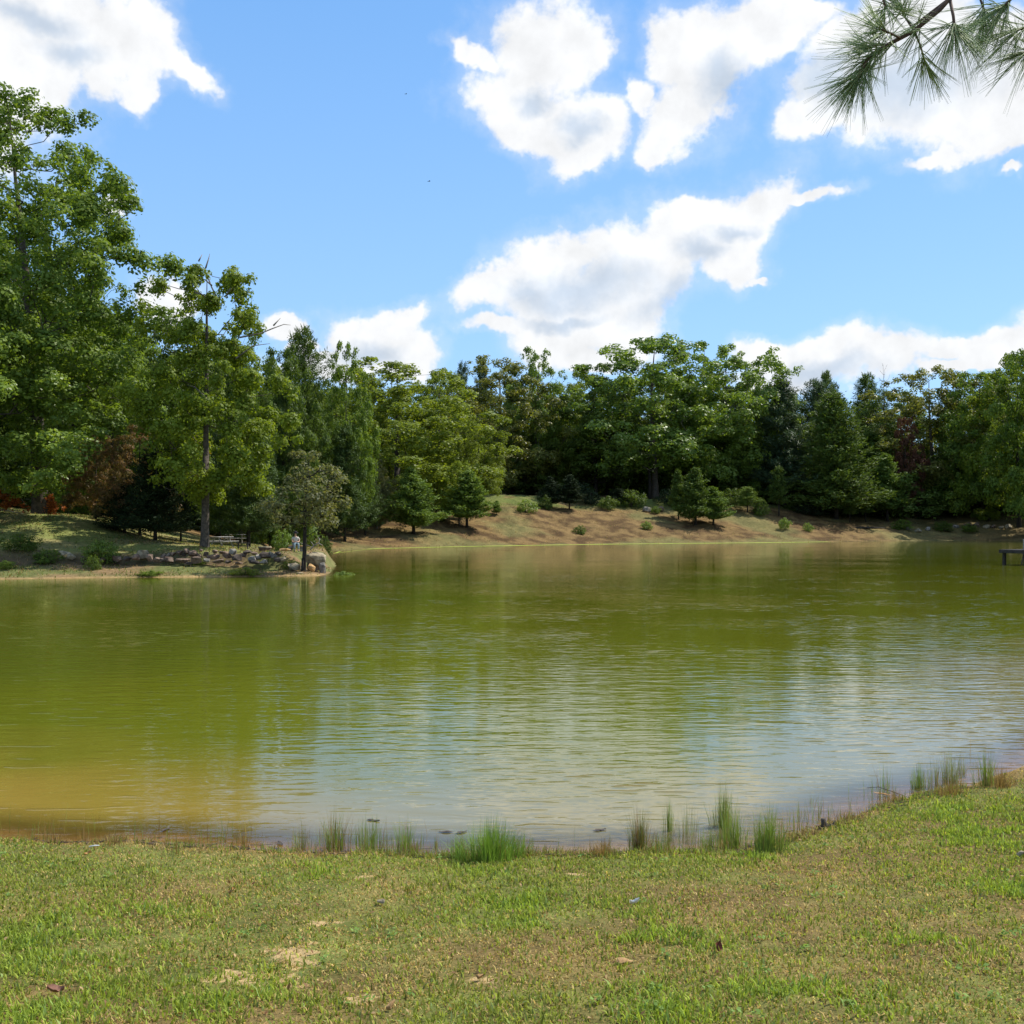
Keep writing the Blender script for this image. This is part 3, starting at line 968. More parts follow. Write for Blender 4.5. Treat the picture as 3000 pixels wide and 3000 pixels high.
def yrow(px, row, y0=60.0, y1=262.0):
    """distance at which the terrain along a picture column shows at a picture row"""
    Y = np.arange(y0, y1, 0.5)
    x = (px - 1500) / F * Y
    sd_ = sdist(x, Y); z = height(x, Y, sd_)
    rr = HZ - (z - HC) / Y * F
    last = np.where(sd_ <= 0)[0]
    st = last[-1] + 1 if len(last) else 0
    ok = np.where(rr[st:] <= row)[0]
    return float(Y[st + ok[0]]) if len(ok) else float(Y[min(len(Y) - 1, st + 70)])


def place(name, meshes, H0, R0, px, Y, top, wpx, mat, bark, label, cat='tree', group=None, rz=None, base=None, mode='crown'):
    """scale a proto so its top and width meet picture rows and columns at distance Y"""
    if Y > 1000: Y = yrow(px, Y, 110)
    x = at(px, Y); z0 = T(x, Y) if base is None else base
    Ht = zat(top, Y) - z0
    sz = Ht / H0; sx = (wpx / F * Y) / (2 * R0)
    if rz is None: rz = random.random() * 6.28
    return tree(name, meshes, x, Y, sx, sz, mat, bark, label, cat, group, rz, base=base, mode=mode)


B = BROAD
random.seed(4)
# --- trees of the far bank and right side: name, proto, H, R, px, Y, top row, width px, leaf, bark, label
FRONT = [
    ('oak_tree', B[4], 1165, 1498, 1055, 600, M_olive, M_bark_dark, 'broad olive green tree with a wide rounded crown left of the picture centre'),
    ('oak_tree', B[4], 1475, 1446, 1040, 400, M_brownolive, M_bark, 'brownish green oak with its own dark trunk on the grassy crest behind the pond'),
    ('oak_tree', B[1], 1570, 226, 1018, 230, M_lightgreen, M_bark, 'pale green oak top rising just behind the brownish green oak'),
    ('oak_tree', B[0], 1920, 1458, 985, 540, M_lightgreen, M_bark, 'tallest light green oak of the far bank with two dark trunks under it'),
    ('oak_tree', B[3], 2120, 1462, 995, 400, M_lightgreen, M_bark, 'open topped green oak leaning out right of the tallest far oak'),
    ('oak_tree', B[2], 2195, 1470, 1140, 240, M_green, M_bark, 'low bushy green oak at the right foot of the open topped oak'),
    ('oak_tree', B[1], 1745, 226, 1065, 320, M_dkgreen, M_bark_dark, 'dark oak in the gap left of the tallest far oak'),
    ('oak_tree', B[4], 2735, 1494, 1065, 430, M_brownolive, M_bark, 'brown green oak with a thick trunk in front of the right hand woods'),
    ('oak_tree', B[2], 2880, 226, 1075, 300, M_green, M_bark_dark, 'dense green oak behind the right edge of the brown green oak'),
    ('oak_tree', B[0], 2985, 215, 1035, 320, M_yellowgreen, M_bark_dark, 'yellow green oak near the right edge of the picture'),
    ('oak_tree', B[3], 3090, 200, 985, 330, M_green, M_bark_dark, 'tall green oak cut by the right edge of the picture'),
    ('oak_tree', B[1], 1010, 146, 1000, 200, M_green, M_bark, 'green tree with a pointed top right of the dark pine'),
    ('oak_tree', B[4], 1085, 182, 1080, 190, M_olive, M_bark, 'small olive treetop showing above the broad rounded tree, on its left'),
    ('oak_tree', B[0], 1290, 192, 1085, 230, M_yellowgreen, M_bark, 'yellowish treetop showing above the broad rounded tree, on its right'),
    ('oak_tree', B[3], 1400, 1480, 1215, 160, M_olive, M_bark, 'low olive tree at the right foot of the broad rounded tree'),
    ('oak_tree', B[0], 1345, 166, 1350, 120, M_yellowgreen, M_bark, 'small yellow green tree just behind the second cedar of the near slope'),
    ('oak_tree', B[1], 1105, 156, 1345, 110, M_sparse, M_bark_grey, 'pale leaved sapling between the pond pines and the first cedar'),
    ('oak_tree', B[2], 2655, 228, 1215, 110, M_red, M_bark, 'dull red leaved tree beside the bare grey trunk'),
    ('oak_tree', B[2], 830, 100, 1000, 230, M_dkgreen, M_bark_dark, 'dark green tree between the yellow green spit oak and the dark pine'),
    ('oak_tree', B[1], 700, 118, 955, 260, M_green, M_bark_dark, 'green tree standing behind the right shoulder of the yellow green spit oak'),
]
for nm, pr, px, Y, top, wd, mat, bark, lab in FRONT:
    place(nm, pr, 20, 7.5, px, Y, top, wd * 0.96, mat, bark, lab)

CONS = [
    ('pine_tree', 'pine', 0, 18, 4.6, 895, 140, 968, 210, M_cedar_mid, 'dark dense pine with a spiky top left of centre'),
    ('pine_tree', 'pine', 1, 18, 4.2, 1010, 142, 1250, 150, M_pine, 'soft green pine standing below the pointed green tree'),
    ('pine_tree', 'pine', 1, 18, 4.2, 1070, 150, 1330, 110, M_pine, 'smaller soft pine right of the other one below the pointed green tree'),
    ('pine_tree', 'pine', 0, 18, 4.6, 1350, 240, 1068, 90, M_pine_blue, 'thin bluish pine tip above the broad tree, left one of the pair'),
    ('pine_tree', 'pine', 1, 18, 4.2, 1410, 240, 1072, 90, M_pine_blue, 'thin bluish pine tip above the broad tree, right one of the pair'),
    ('pine_tree', 'pine', 1, 18, 4.2, 2300, 222, 1115, 220, M_pine_blue, 'blue green pine just right of the open topped oak'),
    ('pine_tree', 'pine', 0, 18, 4.6, 2390, 240, 1120, 200, M_pine_blue, 'blue green pine behind and right of the first blue green one'),
    ('pine_tree', 'fir', 0, 16, 4.2, 2450, 216, 1150, 270, M_cedar_mid, 'dark green conifer with a broad base among the right hand pines'),
    ('pine_tree', 'fir', 0, 16, 4.2, 2545, 1508, 1265, 240, M_cedar_mid, 'wide lower conifer in front of the bare grey trunk'),
    ('pine_tree', 'pine', 0, 18, 4.6, 2545, 256, 1100, 150, M_cedar_mid, 'dark rounded pine top on the right hand skyline'),
    ('pine_tree', 'pine', 1, 18, 4.2, 2420, 250, 1090, 110, M_cedar_mid, 'round dark pine top on the skyline left of the bare grey tree'),
    ('cedar_tree', 'cedar', 0, 7, 2.3, 2470, 1505, 1290, 110, M_cedar_mid, 'slim cedar on a thin stem, left one of the two by the right bank'),
    ('cedar_tree', 'cedar', 1, 7, 2.0, 2600, 1527, 1330, 120, M_cedar, 'slim cedar on a thin stem, right one of the two by the right bank'),
    ('cedar_tree', 'cedar', 0, 7, 2.3, 1212, 1565, 1370, 165, M_cedar, 'bushy young cedar on the brown slope, left one of the slope pair'),
    ('cedar_tree', 'cedar', 1, 7, 2.0, 1368, 1546, 1378, 135, M_cedar, 'bushy young cedar on the brown slope, right one of the slope pair'),
    ('cedar_tree', 'cedar', 1, 7, 2.0, 1455, 1510, 1465, 30, M_cedar, 'knee high baby cedar right of the slope pair of cedars'),
    ('cedar_tree', 'cedar', 1, 7, 2.0, 1988, 1522, 1375, 60, M_cedar_mid, 'slimmest cedar of the trio below the tallest oak'),
    ('cedar_tree', 'cedar', 0, 7, 2.3, 2038, 1540, 1370, 125, M_cedar_mid, 'middle and widest cedar of the trio below the tallest oak'),
    ('cedar_tree', 'cedar', 1, 7, 2.0, 2090, 1540, 1425, 100, M_cedar, 'right and brightest cedar of the trio below the tallest oak'),
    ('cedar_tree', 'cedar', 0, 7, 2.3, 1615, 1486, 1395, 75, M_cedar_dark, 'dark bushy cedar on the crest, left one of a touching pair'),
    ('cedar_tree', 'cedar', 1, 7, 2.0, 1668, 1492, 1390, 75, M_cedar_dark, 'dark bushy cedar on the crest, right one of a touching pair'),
    ('young_pine', 'thin', 0, 6, 1.1, 2282, 1512, 1365, 60, M_cedar_mid, 'tall thin young pine on the bank below the blue green pines'),
    ('young_pine', 'thin', 0, 6, 1.1, 2190, 1502, 1425, 75, M_cedar, 'short young pine under the right edge of the leaning oak'),
    ('young_pine', 'thin', 0, 6, 1.1, 2490, 1532, 1430, 40, M_cedar_mid, 'young pine with a bare stem in front of the wide conifer, left one'),
    ('young_pine', 'thin', 0, 6, 1.1, 2536, 1530, 1420, 44, M_cedar_mid, 'young pine with a bare stem in front of the wide conifer, right one'),
    ('young_pine', 'thin', 0, 6, 1.1, 1810, 1482, 1430, 60, M_cedar_dark, 'shaded young pine on the crest below the dark gap oak'),
]
for nm, kd, k, H0, R0, px, Y, top, wd, mat, lab in CONS:
    place(nm, CON[kd][k], H0, R0, px, Y, top, wd * (1.32 if kd == 'cedar' else 1.1), mat, M_bark_dark, lab)
place('dead_tree', DEAD, 20, 3.6, 2590, 236, 1052, 90, None, M_bark_grey, 'bare grey dead tree standing against the right hand woods')
# extra bare trunk under the tallest oak
v_, f_ = tube_path([(0, 0, -0.3), (0.1, 0, 3), (-0.2, 0.1, 7), (0.3, 0.2, 12)], [0.42, 0.33, 0.27, 0.15], 9)
YT = yrow(1903, 1462, 110)
ex = obj('tree_trunk', mesh_np('thin_trunk', v_, f_, M_bark_dark, smooth=True), loc=(at(1903, YT), YT, T(at(1903, YT), YT)))
tag(ex, 'slender dark trunk standing just left of the tallest far oak trunk', 'tree')

# --- the left side and the spit
T_BIG = make_tree('big_oak', 77, 30, 9.5, 8, [(0, 0.75), (0.15, 1.0), (0.35, 0.98), (0.5, 0.72), (0.62, 0.85), (0.72, 0.72), (0.84, 0.62), (0.93, 0.45), (1, 0.22)],
                  380, 1.35, 100000, 0.14, 0.48, lean=(-1.5, 0), sides=6, minr=0.25, top=0.93)
T_SPIT = make_tree('spit_oak', 83, 19, 4.9, 2.9, [(0, 0.45), (0.14, 0.92), (0.3, 1.0), (0.5, 0.95), (0.62, 0.6), (0.75, 0.85), (0.88, 0.75), (0.94, 0.7), (1, 0.3)],
                   190, 1.0, 50000, 0.12, 0.26, off=(0.6, 0), sides=6, minr=0.2, top=0.97)
T_TIP = make_tree('tip_tree', 91, 7.3, 2.0, 2.7, [(0, 0.7), (0.3, 1.0), (0.6, 0.8), (1, 0.35)], 90, 0.55, 5600, 0.08, 0.10, lean=(0.3, 0), twig=0.014, top=0.85, minr=0.3)
T_TIP2 = make_tree('slope_tree', 95, 7.3, 2.4, 2.6, [(0, 0.8), (0.4, 1.0), (1, 0.5)], 90, 0.5, 6000, 0.09, 0.20, twig=0.012, top=0.8, minr=0.2, boughs=False)


def solo(name, meshes, px, Y, mat, bark, label, cat='tree', rz=0.0, s=1.0, base=None):
    x = at(px, Y)
    return tree(name, meshes, x, Y, s, s, mat, bark, label, cat, rz=rz, base=base)


place('oak_tree', T_BIG, 30, 9.5, 118, 80, 275, 850, M_green, M_bark, 'largest oak, filling the left edge of the picture, with a dark trunk', rz=0.3)
place('oak_tree', T_SPIT, 19, 4.9, 600, 72, 765, 420, M_yellowgreen, M_bark, 'yellow green oak with a bare trunk rising from the stone edged spit', rz=0.0)
place('slender_tree', T_TIP, 7.3, 2.0, 890, 65.5, 1300, 240, M_sparse, M_bark_dark, 'slender sparse tree leaning at the tip of the spit beside the boulder', rz=0.2, base=0.15)
place('slender_tree', T_TIP2, 7.3, 2.4, 988, 1566, 1395, 130, M_sparse, M_bark_dark, 'small thick stemmed tree with grey olive leaves on the brown slope behind the spit', rz=1.2)
LEFT = [
    ('oak_tree', B[0], 20, 7.5, -40, 74, 900, 640, M_lightgreen, M_bark, 'lower oak with pale sunlit leaves at the left edge in front of the largest oak'),
    ('oak_tree', B[2], 20, 7.5, 330, 96, 950, 420, M_green, M_bark_dark, 'green tree filling the gap between the largest oak and the spit oak'),
    ('oak_tree', B[4], 20, 7.5, 500, 104, 900, 330, M_dkgreen, M_bark_dark, 'darker tree directly behind the yellow green spit oak'),
    ('oak_tree', B[3], 20, 7.5, 210, 110, 820, 380, M_dkgreen, M_bark_dark, 'dark tree behind the trunk of the largest oak'),
    ('oak_tree', B[1], 20, 7.5, -180, 104, 600, 420, M_green, M_bark_dark, 'tall tree partly cut by the left edge behind the largest oak'),
    ('oak_tree', B[2], 20, 7.5, 60, 118, 980, 420, M_green, M_bark_dark, 'bushy tree deep in the shade at the far left'),
    ('russet_tree', B[0], 20, 7.5, 410, 78, 1240, 250, M_russet, M_bark_dark, 'small tree with russet brown leaves left of the spit oak trunk'),
    ('russet_tree', B[3], 20, 7.5, 280, 84, 1270, 170, M_russet, M_bark_dark, 'lower russet leaved tree between the largest oak trunk and the dark cedar'),
]
for nm, pr, H0, R0, px, Y, top, wd, mat, bark, lab in LEFT:
    place(nm, pr, H0, R0, px, Y, top, wd * 0.96, mat, bark, lab)
LC = [
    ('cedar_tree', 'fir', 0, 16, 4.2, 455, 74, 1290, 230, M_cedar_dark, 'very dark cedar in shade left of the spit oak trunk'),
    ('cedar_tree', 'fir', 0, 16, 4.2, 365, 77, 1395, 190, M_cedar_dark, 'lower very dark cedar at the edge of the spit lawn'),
    ('cedar_tree', 'cedar', 1, 7, 2.0, 530, 82, 1400, 120, M_cedar_dark, 'dark cedar just behind the spit oak trunk, on its left'),
    ('pine_tree', 'pine', 1, 18, 4.6, 728, 84, 1235, 230, M_pine, 'dark trunked pine behind the picnic table on the spit'),
    ('pine_tree', 'pine', 0, 18, 4.6, 705, 92, 1180, 230, M_pine, 'second dark trunked pine just left of the one behind the picnic table'),
    ('pine_tree', 'pine', 0, 18, 4.6, 830, 100, 1130, 150, M_pine, 'blurry green pine between the spit oak and the slender tip tree'),
    ('pine_tree', 'thin', 0, 6, 1.1, 645, 86, 1380, 110, M_cedar_mid, 'young pine behind the picnic table, right of the spit oak trunk'),
    ('pine_tree', 'pine', 1, 18, 4.2, 870, 118, 1330, 130, M_pine, 'low green pine behind the seated person'),
]
for nm, kd, k, H0, R0, px, Y, top, wd, mat, lab in LC:
    place(nm, CON[kd][k], H0, R0, px, Y, top, wd, mat, M_bark_dark, lab)

# --- woods behind: every tree stands on its own
rng = random.Random(12)
woods = []
for i in range(62):
    px = -700 + i * 72 + rng.uniform(-28, 28)
    row = i % 3
    if px < 820:
        Y = (122, 136, 150)[row] + rng.uniform(-4, 4)
        top = np.interp(px, [-700, 0, 300, 560, 820], [520, 640, 930, 1010, 1050]) + rng.uniform(0, 60)
    else:
        Y = (238, 252, 268)[row] + rng.uniform(-4, 4)
        top = np.interp(px, [820, 1000, 1400, 1700, 2000, 2200, 2330, 2700, 3100, 3800], [1050, 1110, 1120, 1090, 1080, 1080, 1130, 1115, 1070, 1000]) + rng.uniform(0, 60)
    con = rng.random() < 0.12
    if con:
        pr = CON['pine'][rng.randrange(2)]; H0, R0 = 18, 4.4; wd = rng.uniform(110, 150); mat = rng.choice([M_pine, M_cedar_mid, M_pine_blue]); nm = 'pine_tree'
    else:
        pr = B[rng.randrange(5)]; H0, R0 = 20, 7.5; wd = rng.uniform(190, 250); mat = rng.choice([M_green, M_dkgreen, M_olive, M_dkgreen]); nm = 'oak_tree'
    if px < 820: wd *= 1.5
    side = 'left hand woods behind the spit' if px < 820 else ('middle of the far woods' if px < 2150 else 'woods at far right')
    o = place(nm, pr, H0, R0, px, Y, top, wd, mat, M_bark_dark, '%s crowded in the %s' % ({'pine_foliage': 'soft green pine', 'cedar_foliage_mid': 'dark green pine', 'pine_foliage_blue': 'bluish pine', 'leaf_green': 'mid green leafy tree', 'leaf_dark_green': 'dark leafy tree', 'leaf_olive': 'olive leafy tree'}[mat.name], side),
              group='trees crowded in the ' + side)
# shaded understory on the woods' edge
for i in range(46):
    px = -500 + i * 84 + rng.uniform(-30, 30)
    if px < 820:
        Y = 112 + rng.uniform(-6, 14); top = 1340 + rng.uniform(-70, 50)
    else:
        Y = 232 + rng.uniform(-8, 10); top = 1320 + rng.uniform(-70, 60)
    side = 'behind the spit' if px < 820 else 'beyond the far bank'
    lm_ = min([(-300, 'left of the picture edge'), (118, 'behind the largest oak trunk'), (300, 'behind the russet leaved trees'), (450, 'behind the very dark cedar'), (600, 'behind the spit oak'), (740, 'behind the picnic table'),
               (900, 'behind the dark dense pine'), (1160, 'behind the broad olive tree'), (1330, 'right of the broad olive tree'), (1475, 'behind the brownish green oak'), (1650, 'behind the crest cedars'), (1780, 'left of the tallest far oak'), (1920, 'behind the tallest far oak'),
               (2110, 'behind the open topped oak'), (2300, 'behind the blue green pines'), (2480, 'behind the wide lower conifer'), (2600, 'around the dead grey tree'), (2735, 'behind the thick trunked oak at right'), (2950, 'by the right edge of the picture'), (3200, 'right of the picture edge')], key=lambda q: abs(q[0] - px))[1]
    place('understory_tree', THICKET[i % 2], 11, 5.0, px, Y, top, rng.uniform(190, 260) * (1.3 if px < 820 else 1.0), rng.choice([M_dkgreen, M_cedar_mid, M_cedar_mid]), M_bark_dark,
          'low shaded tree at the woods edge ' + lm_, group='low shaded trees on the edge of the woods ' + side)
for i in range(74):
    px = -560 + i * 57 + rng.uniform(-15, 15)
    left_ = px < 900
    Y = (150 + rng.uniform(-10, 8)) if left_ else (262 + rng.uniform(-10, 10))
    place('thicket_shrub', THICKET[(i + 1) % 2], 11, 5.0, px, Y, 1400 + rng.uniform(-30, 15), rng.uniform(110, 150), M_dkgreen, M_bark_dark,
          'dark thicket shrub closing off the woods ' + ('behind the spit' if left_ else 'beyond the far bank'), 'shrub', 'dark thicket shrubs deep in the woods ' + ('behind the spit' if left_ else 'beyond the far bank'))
# right shore beyond the picture edge
for i, (x, Y, H) in enumerate([(60, 52, 17), (84, 74, 18), (116, 100, 20), (134, 130, 20), (137, 165, 21), (130, 200, 20)]):
    tree('oak_tree', B[i % 5], x + 12, Y, 0.9, H / 20, M_green, M_bark, 'green oak on the right shore outside the picture edge', group='oaks on the right shore', rz=i)
for i, (x, Y, H) in enumerate([(-66, 40, 18), (-70, 60, 19), (-58, 82, 22), (-72, 100, 20)]):
    tree('oak_tree', B[(i + 2) % 5], x, Y, 0.9, H / 20, M_green, M_bark, 'green oak on the left shore outside the picture edge', group='oaks on the left shore', rz=i)

# ------------------------------------------------------------------ blades
M_blade = col_attr_mat('grass_blades', 0.75, 0.38, 0.12)
M_reed = col_attr_mat('shore_grass_blades', 0.6, 0.35, 0.2)


def blades(bx, by, bz, head, h, lean, wdt, col, rng):
    """bent blades: five vertices, three faces each"""
    n = len(bx)
    dx, dy = np.cos(head), np.sin(head)
    px_, py_ = -dy, dx
    B0 = np.stack([bx, by, bz], 1)
    side = np.stack([px_, py_, np.zeros(n)], 1) * (wdt * 0.5)[:, None]
    fw = np.stack([dx, dy, np.zeros(n)], 1)
    l1 = h * 0.5
    mid_ = B0 + fw * (np.sin(lean * 0.55) * l1)[:, None] + np.array([0, 0, 1]) * (np.cos(lean * 0.55) * l1)[:, None]
    tip = mid_ + fw * (np.sin(lean * 1.35) * l1)[:, None] + np.array([0, 0, 1]) * (np.cos(lean * 1.35) * l1)[:, None]
    V = np.stack([B0 - side, B0 + side, mid_ + side * 0.85, mid_ - side * 0.85, tip], axis=1).reshape(-1, 3)
    i = np.arange(n)[:, None] * 5
    Q = np.concatenate([i, i + 1, i + 2, i + 3], 1); Tt = np.concatenate([i + 3, i + 2, i + 4], 1)
    return V, Q, Tt, col


def blade_mesh(name, V, Q, Tt, col, mat):
    return mesh_np(name, V, [Q, Tt], mat, fcol={'tint': np.concatenate([col, col])})


rg = np.random.default_rng(7)
NB = 470000
by = rg.uniform(3.7, 15.5, NB); bx = rg.uniform(-1, 1, NB) * (0.56 * by + 0.8)
bsd = sdist(bx, by)
p_ = vnoise(bx, by, 1.1, 21 + 40, 3); q_ = vnoise(bx, by, 0.22, 64, 2)
dirt = np.zeros(NB)
for (cx, cy, r) in DIRT:
    dirt = np.maximum(dirt, 1 - np.hypot(bx - cx, by - cy) / (r * 1.1))
dirt = sst(dirt + (vnoise(bx, by, 0.10, 23, 3) - 0.5) * 1.6, 0.25, 0.65)
lush = np.zeros(NB)
LUSH = [(1650, 2690, 0.55), (1500, 2660, 0.4), (1950, 2740, 0.5), (2080, 2500, 0.35), (2180, 2510, 0.3), (2950, 2450, 0.9), (2800, 2380, 0.5), (2960, 2600, 0.5), (250, 2750, 0.7), (640, 2920, 0.4),
        (100, 2950, 0.5), (2300, 2900, 0.4), (2450, 2960, 0.4), (400, 2690, 0.4), (900, 2560, 0.35), (2700, 2750, 0.4), (1950, 2960, 0.35), (1420, 2540, 0.3)]
for a_, b_, r in LUSH:
    cx, cy = lawn_pt(a_, b_)
    lush = np.maximum(lush, np.exp(-((bx - cx) ** 2 + ((by - cy) * 0.8) ** 2) / r ** 2) * sst(vnoise(bx, by, 0.3, 55, 3), 0.3, 0.62))
keepb = (bsd > 0.03) & (rg.random(NB) > dirt * 0.72) & (rg.random(NB) < 0.25 + 0.95 * q_ + 0.3 * lush) & (rg.random(NB) < sst(bsd, -0.15, 0.35) + 0.35)
bx, by, bsd, p_, q_, lush = [v[keepb] for v in (bx, by, bsd, p_, q_, lush)]
n = len(bx)
bz = height(bx, by, bsd) - 0.004
greenness = np.clip(sst(p_, 0.34, 0.68) * 0.45 + 0.21 + 0.52 * lush - 0.25 * (1 - sst(bsd, 0, 0.5)), 0.05, 0.95)
isg = rg.random(n) < greenness
gcol = lerp((0.15, 0.175, 0.024), (0.36, 0.41, 0.075), rg.random(n))
gcol = gcol * (1 + 0.25 * lush[:, None] * np.array([[0.15, 0.75, -0.4]]))
cool = (rg.random(n) < 0.12)
gcol[cool] = gcol[cool] * np.array([0.85, 0.95, 1.9])
scol = lerp((0.24, 0.145, 0.045), (0.66, 0.50, 0.20), rg.random(n) ** 1.3)
col = np.where(isg[:, None], gcol, scol)
h = np.where(isg, rg.uniform(0.028, 0.062, n), rg.uniform(0.016, 0.045, n)) * (0.8 + 0.5 * lush) * (0.75 + 0.5 * q_)
tall = rg.random(n) < 0.008
h[tall] *= 1.9
lean = np.where(isg, rg.uniform(0.2, 1.15, n), rg.uniform(0.6, 1.5, n))
wd = np.where(isg, rg.uniform(0.005, 0.0115, n), rg.uniform(0.004, 0.0085, n)) * (1 + (by - 4) * 0.05)
h *= 1 + 0.9 * (1 - sst(bsd, 0.0, 0.45)) * rg.random(n)
shade_ = rg.uniform(0.62, 1.28, n)
col = np.clip(col * shade_[:, None], 0, 0.8)
head = rg.uniform(0, 2 * math.pi, n)
V, Q, Tt, col = blades(bx, by, bz, head, h, lean, wd, col, rg)
tag(obj('lawn_grass', blade_mesh('lawn_grass', V, Q, Tt, col, M_blade)), 'short green and straw coloured lawn grass in the foreground', 'grass', kind='stuff')

# ragged fringe where the lawn meets the water
NF = 14000
seg = np.array([p for p in SHS if p[1] < 12.6 and -7 < p[0] < 7.5])
si = rg.integers(0, len(seg) - 1, NF)
o_ = seg[np.argsort(seg[:, 0])]
pq = o_[si] + (o_[si + 1] - o_[si]) * rg.random(NF)[:, None]
fx = pq[:, 0] + rg.normal(0, 0.05, NF); fy = pq[:, 1] - np.abs(rg.normal(0.02, 0.14, NF))
kf = rg.random(NF) < 0.15 + 1.3 * sst(vnoise(fx, fy, 0.25, 88, 3), 0.42, 0.70)
fx, fy = fx[kf], fy[kf]; n = len(fx)
fsd = sdist(fx, fy); kf = fsd > -0.05; fx, fy, fsd = fx[kf], fy[kf], fsd[kf]; n = len(fx)
gm = rg.random(n) < 0.18 + 0.5 * sst(vnoise(fx, fy, 0.8, 89, 2), 0.45, 0.6)
fc = np.where(gm[:, None], lerp((0.11, 0.15, 0.025), (0.25, 0.31, 0.06), rg.random(n)), lerp((0.13, 0.08, 0.035), (0.46, 0.34, 0.16), rg.random(n) ** 1.2))
V, Q, Tt, fc = blades(fx, fy, height(fx, fy, fsd) - 0.01, rg.uniform(0, 6.28, n), rg.uniform(0.03, 0.12, n), rg.uniform(0.1, 1.3, n), rg.uniform(0.004, 0.008, n), fc, rg)
tag(obj('shore_fringe', blade_mesh('shore_fringe', V, Q, Tt, fc, M_blade)), 'ragged brown and green grass fringe along the near waterline', 'grass', kind='stuff')

# sparse rough grass and litter on the spit and the far bank
NG = 130000
gy2 = np.concatenate([rg.uniform(58, 92, NG // 2), rg.uniform(118, 235, NG // 2)])
gx2 = np.concatenate([rg.uniform(-44, -9, NG // 2), rg.uniform(-38, 110, NG // 2)])
gs2 = sdist(gx2, gy2)
kp = (gs2 > 0.1) & (gs2 < 45) & (rg.random(NG) < 0.25 + 0.9 * sst(vnoise(gx2, gy2, 2.2, 77, 3), 0.45, 0.65))
kp &= ~((gs2 > 26) & (gy2 > 118) & (rg.random(NG) < 0.5))
gx2, gy2, gs2 = gx2[kp], gy2[kp], gs2[kp]
n = len(gx2)
cz = height(gx2, gy2, gs2) - 0.02
isfar = gy2 > 110
grn = rg.random(n) < np.where(isfar, np.where(gs2 > 21, 0.75, 0.22), 0.50)
c2 = np.where(grn[:, None], lerp((0.08, 0.115, 0.022), (0.17, 0.21, 0.05), rg.random(n)), lerp((0.17, 0.10, 0.05), (0.40, 0.30, 0.15), rg.random(n)))
h2 = rg.uniform(0.06, 0.18, n) * np.where(isfar, 1.5, 1.0)
V, Q, Tt, c2 = blades(gx2, gy2, cz, rg.uniform(0, 6.28, n), h2, rg.uniform(0.2, 1.4, n), h2 * 0.35, c2, rg)
tag(obj('rough_grass', blade_mesh('rough_grass', V, Q, Tt, c2, M_blade)), 'thin rough grass and dry litter over the spit and the far bank', 'grass', kind='stuff')

# lone blades standing in the shallows between the clumps
NS = 1300
si = rg.integers(0, len(o_) - 1, NS)
pq = o_[si] + (o_[si + 1] - o_[si]) * rg.random(NS)[:, None]
fx = pq[:, 0] + rg.normal(0, 0.05, NS); fy = pq[:, 1] + np.abs(rg.normal(0.0, 0.28, NS))
kf = (rg.random(NS) < 0.03 + 1.1 * sst(vnoise(fx, fy, 0.45, 98, 2), 0.5, 0.75))
fx, fy = fx[kf], fy[kf]; fsd = sdist(fx, fy); kf = fsd < 0.02; fx, fy, fsd = fx[kf], fy[kf], fsd[kf]; n = len(fx)
gm = rg.random(n) < 0.65
fc = np.where(gm[:, None], lerp((0.11, 0.16, 0.035), (0.24, 0.31, 0.09), rg.random(n)), lerp((0.13, 0.08, 0.035), (0.42, 0.31, 0.15), rg.random(n)))
V, Q, Tt, fc = blades(fx, fy, height(fx, fy, fsd), rg.uniform(0, 6.28, n), rg.uniform(0.06, 0.26, n) - height(fx, fy, fsd), np.abs(rg.normal(0, 0.3, n)), rg.uniform(0.003, 0.005, n), fc, rg)
tag(obj('shallows_grass', blade_mesh('shallows_grass', V, Q, Tt, fc, M_blade)), 'thin lone grass blades standing in the shallows between the clumps', 'grass', kind='stuff')
# twigs, roots and flattened stalks washed up along the edge
NT_ = 420
si = rg.integers(0, len(o_) - 1, NT_)
pq = o_[si] + (o_[si + 1] - o_[si]) * rg.random(NT_)[:, None]
tx = pq[:, 0]; ty = pq[:, 1] + rg.normal(-0.05, 0.10, NT_)
ta = rg.normal(0, 0.6, NT_); tl = rg.uniform(0.03, 0.14, NT_)
ex_ = tx + np.cos(ta) * tl; ey_ = ty + np.sin(ta) * tl
z0_ = np.maximum(height(tx, ty), -0.005) + rg.uniform(0.004, 0.02, NT_); z1_ = np.maximum(height(ex_, ey_), -0.005) + rg.uniform(0.004, 0.025, NT_)
Pn = np.concatenate([np.stack([tx, ty, z0_], 1), np.stack([ex_, ey_, z1_], 1)])
V, Fq = tube_edges(Pn, np.concatenate([np.full(NT_, -1), np.arange(NT_)]), np.tile(rg.uniform(0.0015, 0.0045, NT_), 2), 4)
tag(obj('shore_debris', mesh_np('shore_debris', V, Fq, M_bark)), 'washed up twigs, roots and flattened stalks along the near waterline', 'debris', kind='stuff')

GREENS = [(0.12, 0.18, 0.035), (0.25, 0.34, 0.08)]
BROWNS = [(0.14, 0.085, 0.035), (0.36, 0.24, 0.10)]
PALES = [(0.16, 0.19, 0.08), (0.30, 0.32, 0.16)]


